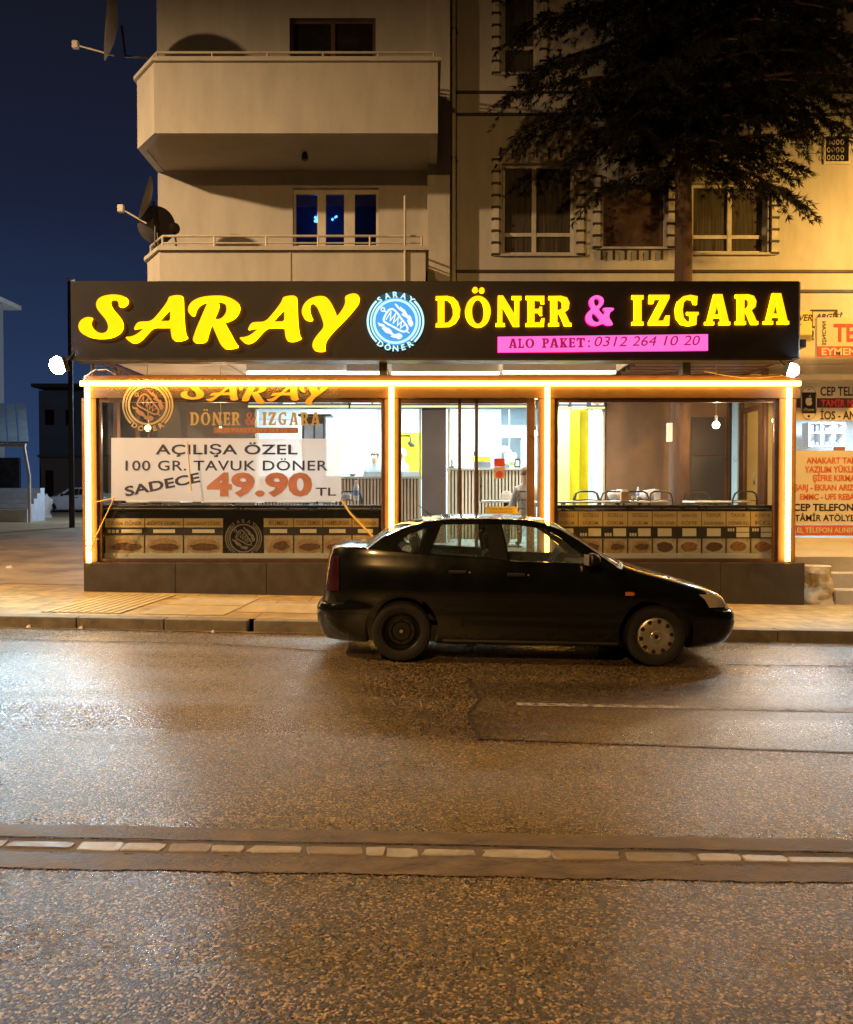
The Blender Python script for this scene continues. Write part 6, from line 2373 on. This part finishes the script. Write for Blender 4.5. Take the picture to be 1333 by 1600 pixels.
    # door skins
    def door(nm_, xl, xr, zlo, zhi, s):
        nxx, nzz = 18, 10
        vs, fs = [], []
        for j in range(nzz + 1):
            t = j / nzz
            for i in range(nxx + 1):
                u = i / nxx
                z = zlo + (zhi(u) - zlo) * t
                x = xl(z) + (xr(z) - xl(z)) * u
                vs.append((x, s * (half_y(x, z) + .003), z))
        for j in range(nzz):
            for i in range(nxx):
                fs.append((j * (nxx + 1) + i, j * (nxx + 1) + i + 1, (j + 1) * (nxx + 1) + i + 1, (j + 1) * (nxx + 1) + i))
        o = MB().add(vs, fs).build(nm_, paint, car, smooth=True)
        q = o.modifiers.new('thick', 'SOLIDIFY')
        q.thickness = .006
        q.offset = -1
        q.use_rim = False
        return o

    for s in (-1, 1):
        df = door('front_door', lambda z: -.275, lambda z: .80 - max(0, .45 - z) * .1, .25, lambda u: .983 - .048 * u, s)
        dr_ = door('rear_door', lambda z: -.83 if z < .62 else -.83 - (z - .62) * .36, lambda z: -.285, .25, lambda u: 1.018 - .034 * u, s)
        for d_, x0 in ((df, -.16), (dr_, -.72)):
            z = .86 if d_ is df else .875
            y = s * (half_y(x0, z) + .012)
            MB().box(x0 - .085, x0 + .085, y - .012, y + .012, z - .018, z + .018).build('handle', trimb, d_, bevel=.008)
            MB().lathe([(.0001, -.002), (.009, -.002), (.009, .004), (.0001, .004)], Matrix.Translation((x0 + .115, s * (half_y(x0, z) + .007), z)) @ Matrix.Rotation(pi / 2, 4, 'X'), 10).build('lock', chrome, d_)
        # sill strip, bump strip
        vs = []
        m = MB()
        xs_ = [-.85 + (1.68) * i / 20 for i in range(21)]
        m.tube([(x, s * (half_y(x, .205) + .004), .205) for x in xs_], .02, 6)
        m.build('sill', trimb, car, smooth=True)
        # mirror
        M = Matrix.Translation((.56, s * .87, 1.02)) @ Matrix.Rotation(radians(-8 * s), 4, 'Z')
        mi = MB().lathe([(.0001, -.06), (.055, -.055), (.078, -.03), (.078, .0), (.06, .045), (.03, .065), (.0001, .07)], M @ Matrix.Rotation(pi / 2, 4, 'Y') @ Matrix.Diagonal((.85, 1.12, 1, 1)), 20).build('mirror', trimb, car, smooth=True)
        MB().box(-.065, -.061, -.07, .07, -.05, .05, M=M).build('mirror_glass', chrome, mi)
        MB().tube([(.60, s * .76, .95), (.58, s * .83, .985)], .022, 8).build('mirror_stalk', trimb, mi)
        # side indicator
        x0, z = .93, .70
        y = s * (half_y(x0, z) + .004)
        MB().shape([(x0 - .045, z - .018), (x0 + .03, z - .018), (x0 + .048, z), (x0 + .03, z + .018), (x0 - .045, z + .018)], [], lambda u, v, w, y=y, s=s: Vector((u, y - s * w, v)), .008).build('side_indicator', pm('amber_plastic', (.48, .17, .03), .3), car)

        # lamps that wrap round the corners
        def lampskin(nm_, z0, z1, t0, t1, mat, off=.006):
            vs, fs = [], []
            a, b = 8, 22
            for j in range(a + 1):
                for i in range(b + 1):
                    z = z0 + (z1 - z0) * j / a
                    th = t0 + (t1 - t0) * i / b
                    p = ring_pt(z, th, off)
                    vs.append((p.x, p.y * s, p.z))
            for j in range(a):
                for i in range(b):
                    fs.append((j * (b + 1) + i, j * (b + 1) + i + 1, (j + 1) * (b + 1) + i + 1, (j + 1) * (b + 1) + i))
            o = MB().add(vs, fs).build(nm_, mat, car, smooth=True)
            return o
        lampskin('tail_light', .66, 1.0, radians(136), radians(166), pm('red_lamp_plastic', (.03, .006, .005), .18, .3, 6, coat=.6))
        lampskin('headlight', .575, .70, radians(14), radians(52), pm('headlamp_glass', (.46, .42, .34), .16, .2, 8, coat=.8))
        # wheels
        for ax, front in ((AXR, False), (AXF, True)):
            M = Matrix.Translation((ax, s * .715, WR)) @ Matrix.Rotation(pi / 2 if s < 0 else -pi / 2, 4, 'X')
            w = thing('wheel', None, None, (0, 0, 0))
            w.parent = car
            MB().lathe([(.185, -.09), (.235, -.095), (.272, -.088), (.288, -.065), (.29, 0), (.288, .065), (.272, .088), (.235, .095), (.188, .085), (.18, .06), (.18, -.06), (.185, -.09)], M, 44).build('tyre', rubber, w, smooth=True, angle=40)
            if front:
                r_ = MB().lathe([(.0001, .078), (.03, .08), (.034, .086), (.05, .086), (.056, .079), (.09, .082), (.15, .083), (.172, .078), (.183, .068), (.183, -.05), (.0001, -.05)], M, 44).build('hubcap', chrome, w, smooth=True, angle=40)
                hm = MB()
                for q in range(10):
                    a = 2 * pi * q / 10 + .15
                    pts = []
                    for rr, da in ((.128, -.085), (.142, -.13), (.168, -.125), (.168, .125), (.142, .13), (.128, .085)):
                        pts.append((rr * cos(a + da), rr * sin(a + da)))
                    hm.shape(pts, [], lambda u, v, ww, M=M: M @ Vector((u, v, .0836 - ww)), .0)
                hm.build('hubcap_opening', well, r_, fix=False)
                em_ = MB()
                em_.shape([(-.018, -.018), (.018, -.018), (.018, .018), (-.018, .018)], [], lambda u, v, ww, M=M: M @ Vector((u, v, .0875)))
                em_.build('hub_mark', trimb, r_, fix=False)
                for q in (-.009, .005):
                    pass
            else:
                r_ = MB().lathe([(.0001, .055), (.028, .055), (.03, .03), (.085, .03), (.1, .05), (.125, .052), (.15, .03), (.17, .05), (.185, .078), (.185, -.05), (.0001, -.05)], M, 44).build('steel_rim', pm('black_steel_rim', (.008, .0075, .0075), .4), w, smooth=True, angle=40)
                hm = MB()
                for q in range(8):
                    a = 2 * pi * q / 8
                    hm.shape(circ(.113 * cos(a), .113 * sin(a), .017, n=10), [], lambda u, v, ww, M=M: M @ Vector((u, v, .0535)))
                hm.build('rim_hole', well, r_, fix=False)
                MB().lathe([(.0001, .062), (.016, .061), (.02, .055)], M, 12).build('hub_nut', chrome, r_, smooth=True)
    # bumper seams, grille, plate, boot lip, wipers, aerial
    for nm_, z in (('bumper_seam', .545), ):
        m = MB()
        for t0, t1 in ((radians(130), radians(230)), (radians(-48), radians(48))):
            pts = [ring_pt(z, t0 + (t1 - t0) * i / 40, .003) for i in range(41)]
            m.tube(pts, .007, 6)
        m.build('bumper_seam', well, car, smooth=True)
    MB().box(1.90, 1.945, -.32, .32, .585, .665).build('grille', trimb, car, bevel=.01)
    MB().box(-2.032, -2.0, -.26, .26, .70, .81).build('number_plate_recess', trimb, car, bevel=.005)
    if 0: MB().tube([(-1.88, -.60, 1.088), (-1.90, -.3, 1.10), (-1.905, 0, 1.103), (-1.90, .3, 1.10), (-1.88, .60, 1.088)], .014, 8).build('boot_lip', paint, car, smooth=True)
    for y0, y1 in ((-.55, -.02), (.0, .5)):
        MB().tube([(.93, y0, .95), (.86, (y0 + y1) / 2, 1.0), (.82, y1, 1.025)], .009, 6).build('wiper', trimb, car, smooth=True)
    MB().tube([(-.98, 0, 1.39), (-1.12, 0, 1.5)], [.006, .003], 6).build('aerial', trimb, car, smooth=True)
    # cabin: seats, headrests, wheel, dash
    for s in (-1, 1):
        st = thing('seat', None, None, (0, 0, 0))
        st.parent = car
        MB().box(-.28, .20, s * .36 - .23, s * .36 + .23, .34, .52).build('cushion', inner, st, bevel=.05)
        M = Matrix.Translation((-.30, s * .36, .78)) @ Matrix.Rotation(radians(-14), 4, 'Y')
        MB().box(-.06, .06, -.23, .23, -.28, .24, M=M).build('backrest', inner, st, bevel=.045, seg=3)
        MB().box(-.055, .035, -.115, .115, .31, .47, M=M).build('headrest', inner, st, bevel=.04, seg=3)
        MB().tube([M @ Vector((0, -.05, .2)), M @ Vector((0, -.05, .33))], .008, 6).build('headrest_post', chrome, st)
    MB().box(-1.0, -.62, -.6, .6, .36, .56).build('rear_bench', inner, car, bevel=.05)
    M = Matrix.Translation((-1.02, 0, .80)) @ Matrix.Rotation(radians(-20), 4, 'Y')
    rb_ = MB().box(-.06, .06, -.6, .6, -.28, .22, M=M).build('rear_backrest', inner, car, bevel=.05)
    for s in (-1, 1):
        MB().box(-.05, .04, s * .38 - .12, s * .38 + .12, .27, .42, M=M).build('headrest', inner, rb_, bevel=.04, seg=3)
    MB().box(-1.62, -1.1, -.62, .62, .99, 1.02).build('parcel_shelf', inner, car)
    MB().box(.50, .84, -.66, .66, .60, .93).build('dashboard', inner, car, bevel=.05)
    M = Matrix.Translation((.34, .36, .90)) @ Matrix.Rotation(radians(-62), 4, 'Y')
    sw = MB()
    sw.tube([M @ Vector((.18 * cos(2 * pi * i / 24), .18 * sin(2 * pi * i / 24), 0)) for i in range(25)], .014, 8)
    for a in (0, 2.1, 4.2):
        sw.tube([M @ Vector((0, 0, 0)), M @ Vector((.17 * cos(a), .17 * sin(a), 0))], .014, 6)
    sw.build('steering_wheel', trimb, car, smooth=True)
    return car


car = make_car()
CARX, CARY = 1.0, 8.945
car.location = (CARX, CARY, gz(CARX) + .003)
car.rotation_euler = (0, math.atan(SLOPE), 0)
# the white saloon far down the side street is another copy of the same build
wc = copy_tree(car)
wc['label'] = 'white car parked far back in the side street beyond the flood light'
wp = pm('white_car_paint', (.55, .55, .56), .3, .06, 3, coat=.5)


def repaint(o):
    if o.type == 'MESH' and any(s_.material and s_.material.name.startswith('dark_green') for s_ in o.material_slots):
        o.data = o.data.copy()
        for i, mt in enumerate(o.data.materials):
            if mt and mt.name.startswith('dark_green'):
                o.data.materials[i] = wp
    for c_ in o.children:
        repaint(c_)


repaint(wc)
wc.location = (PX(116, 46), 46, .52)
wc.rotation_euler = (0, 0, radians(200))
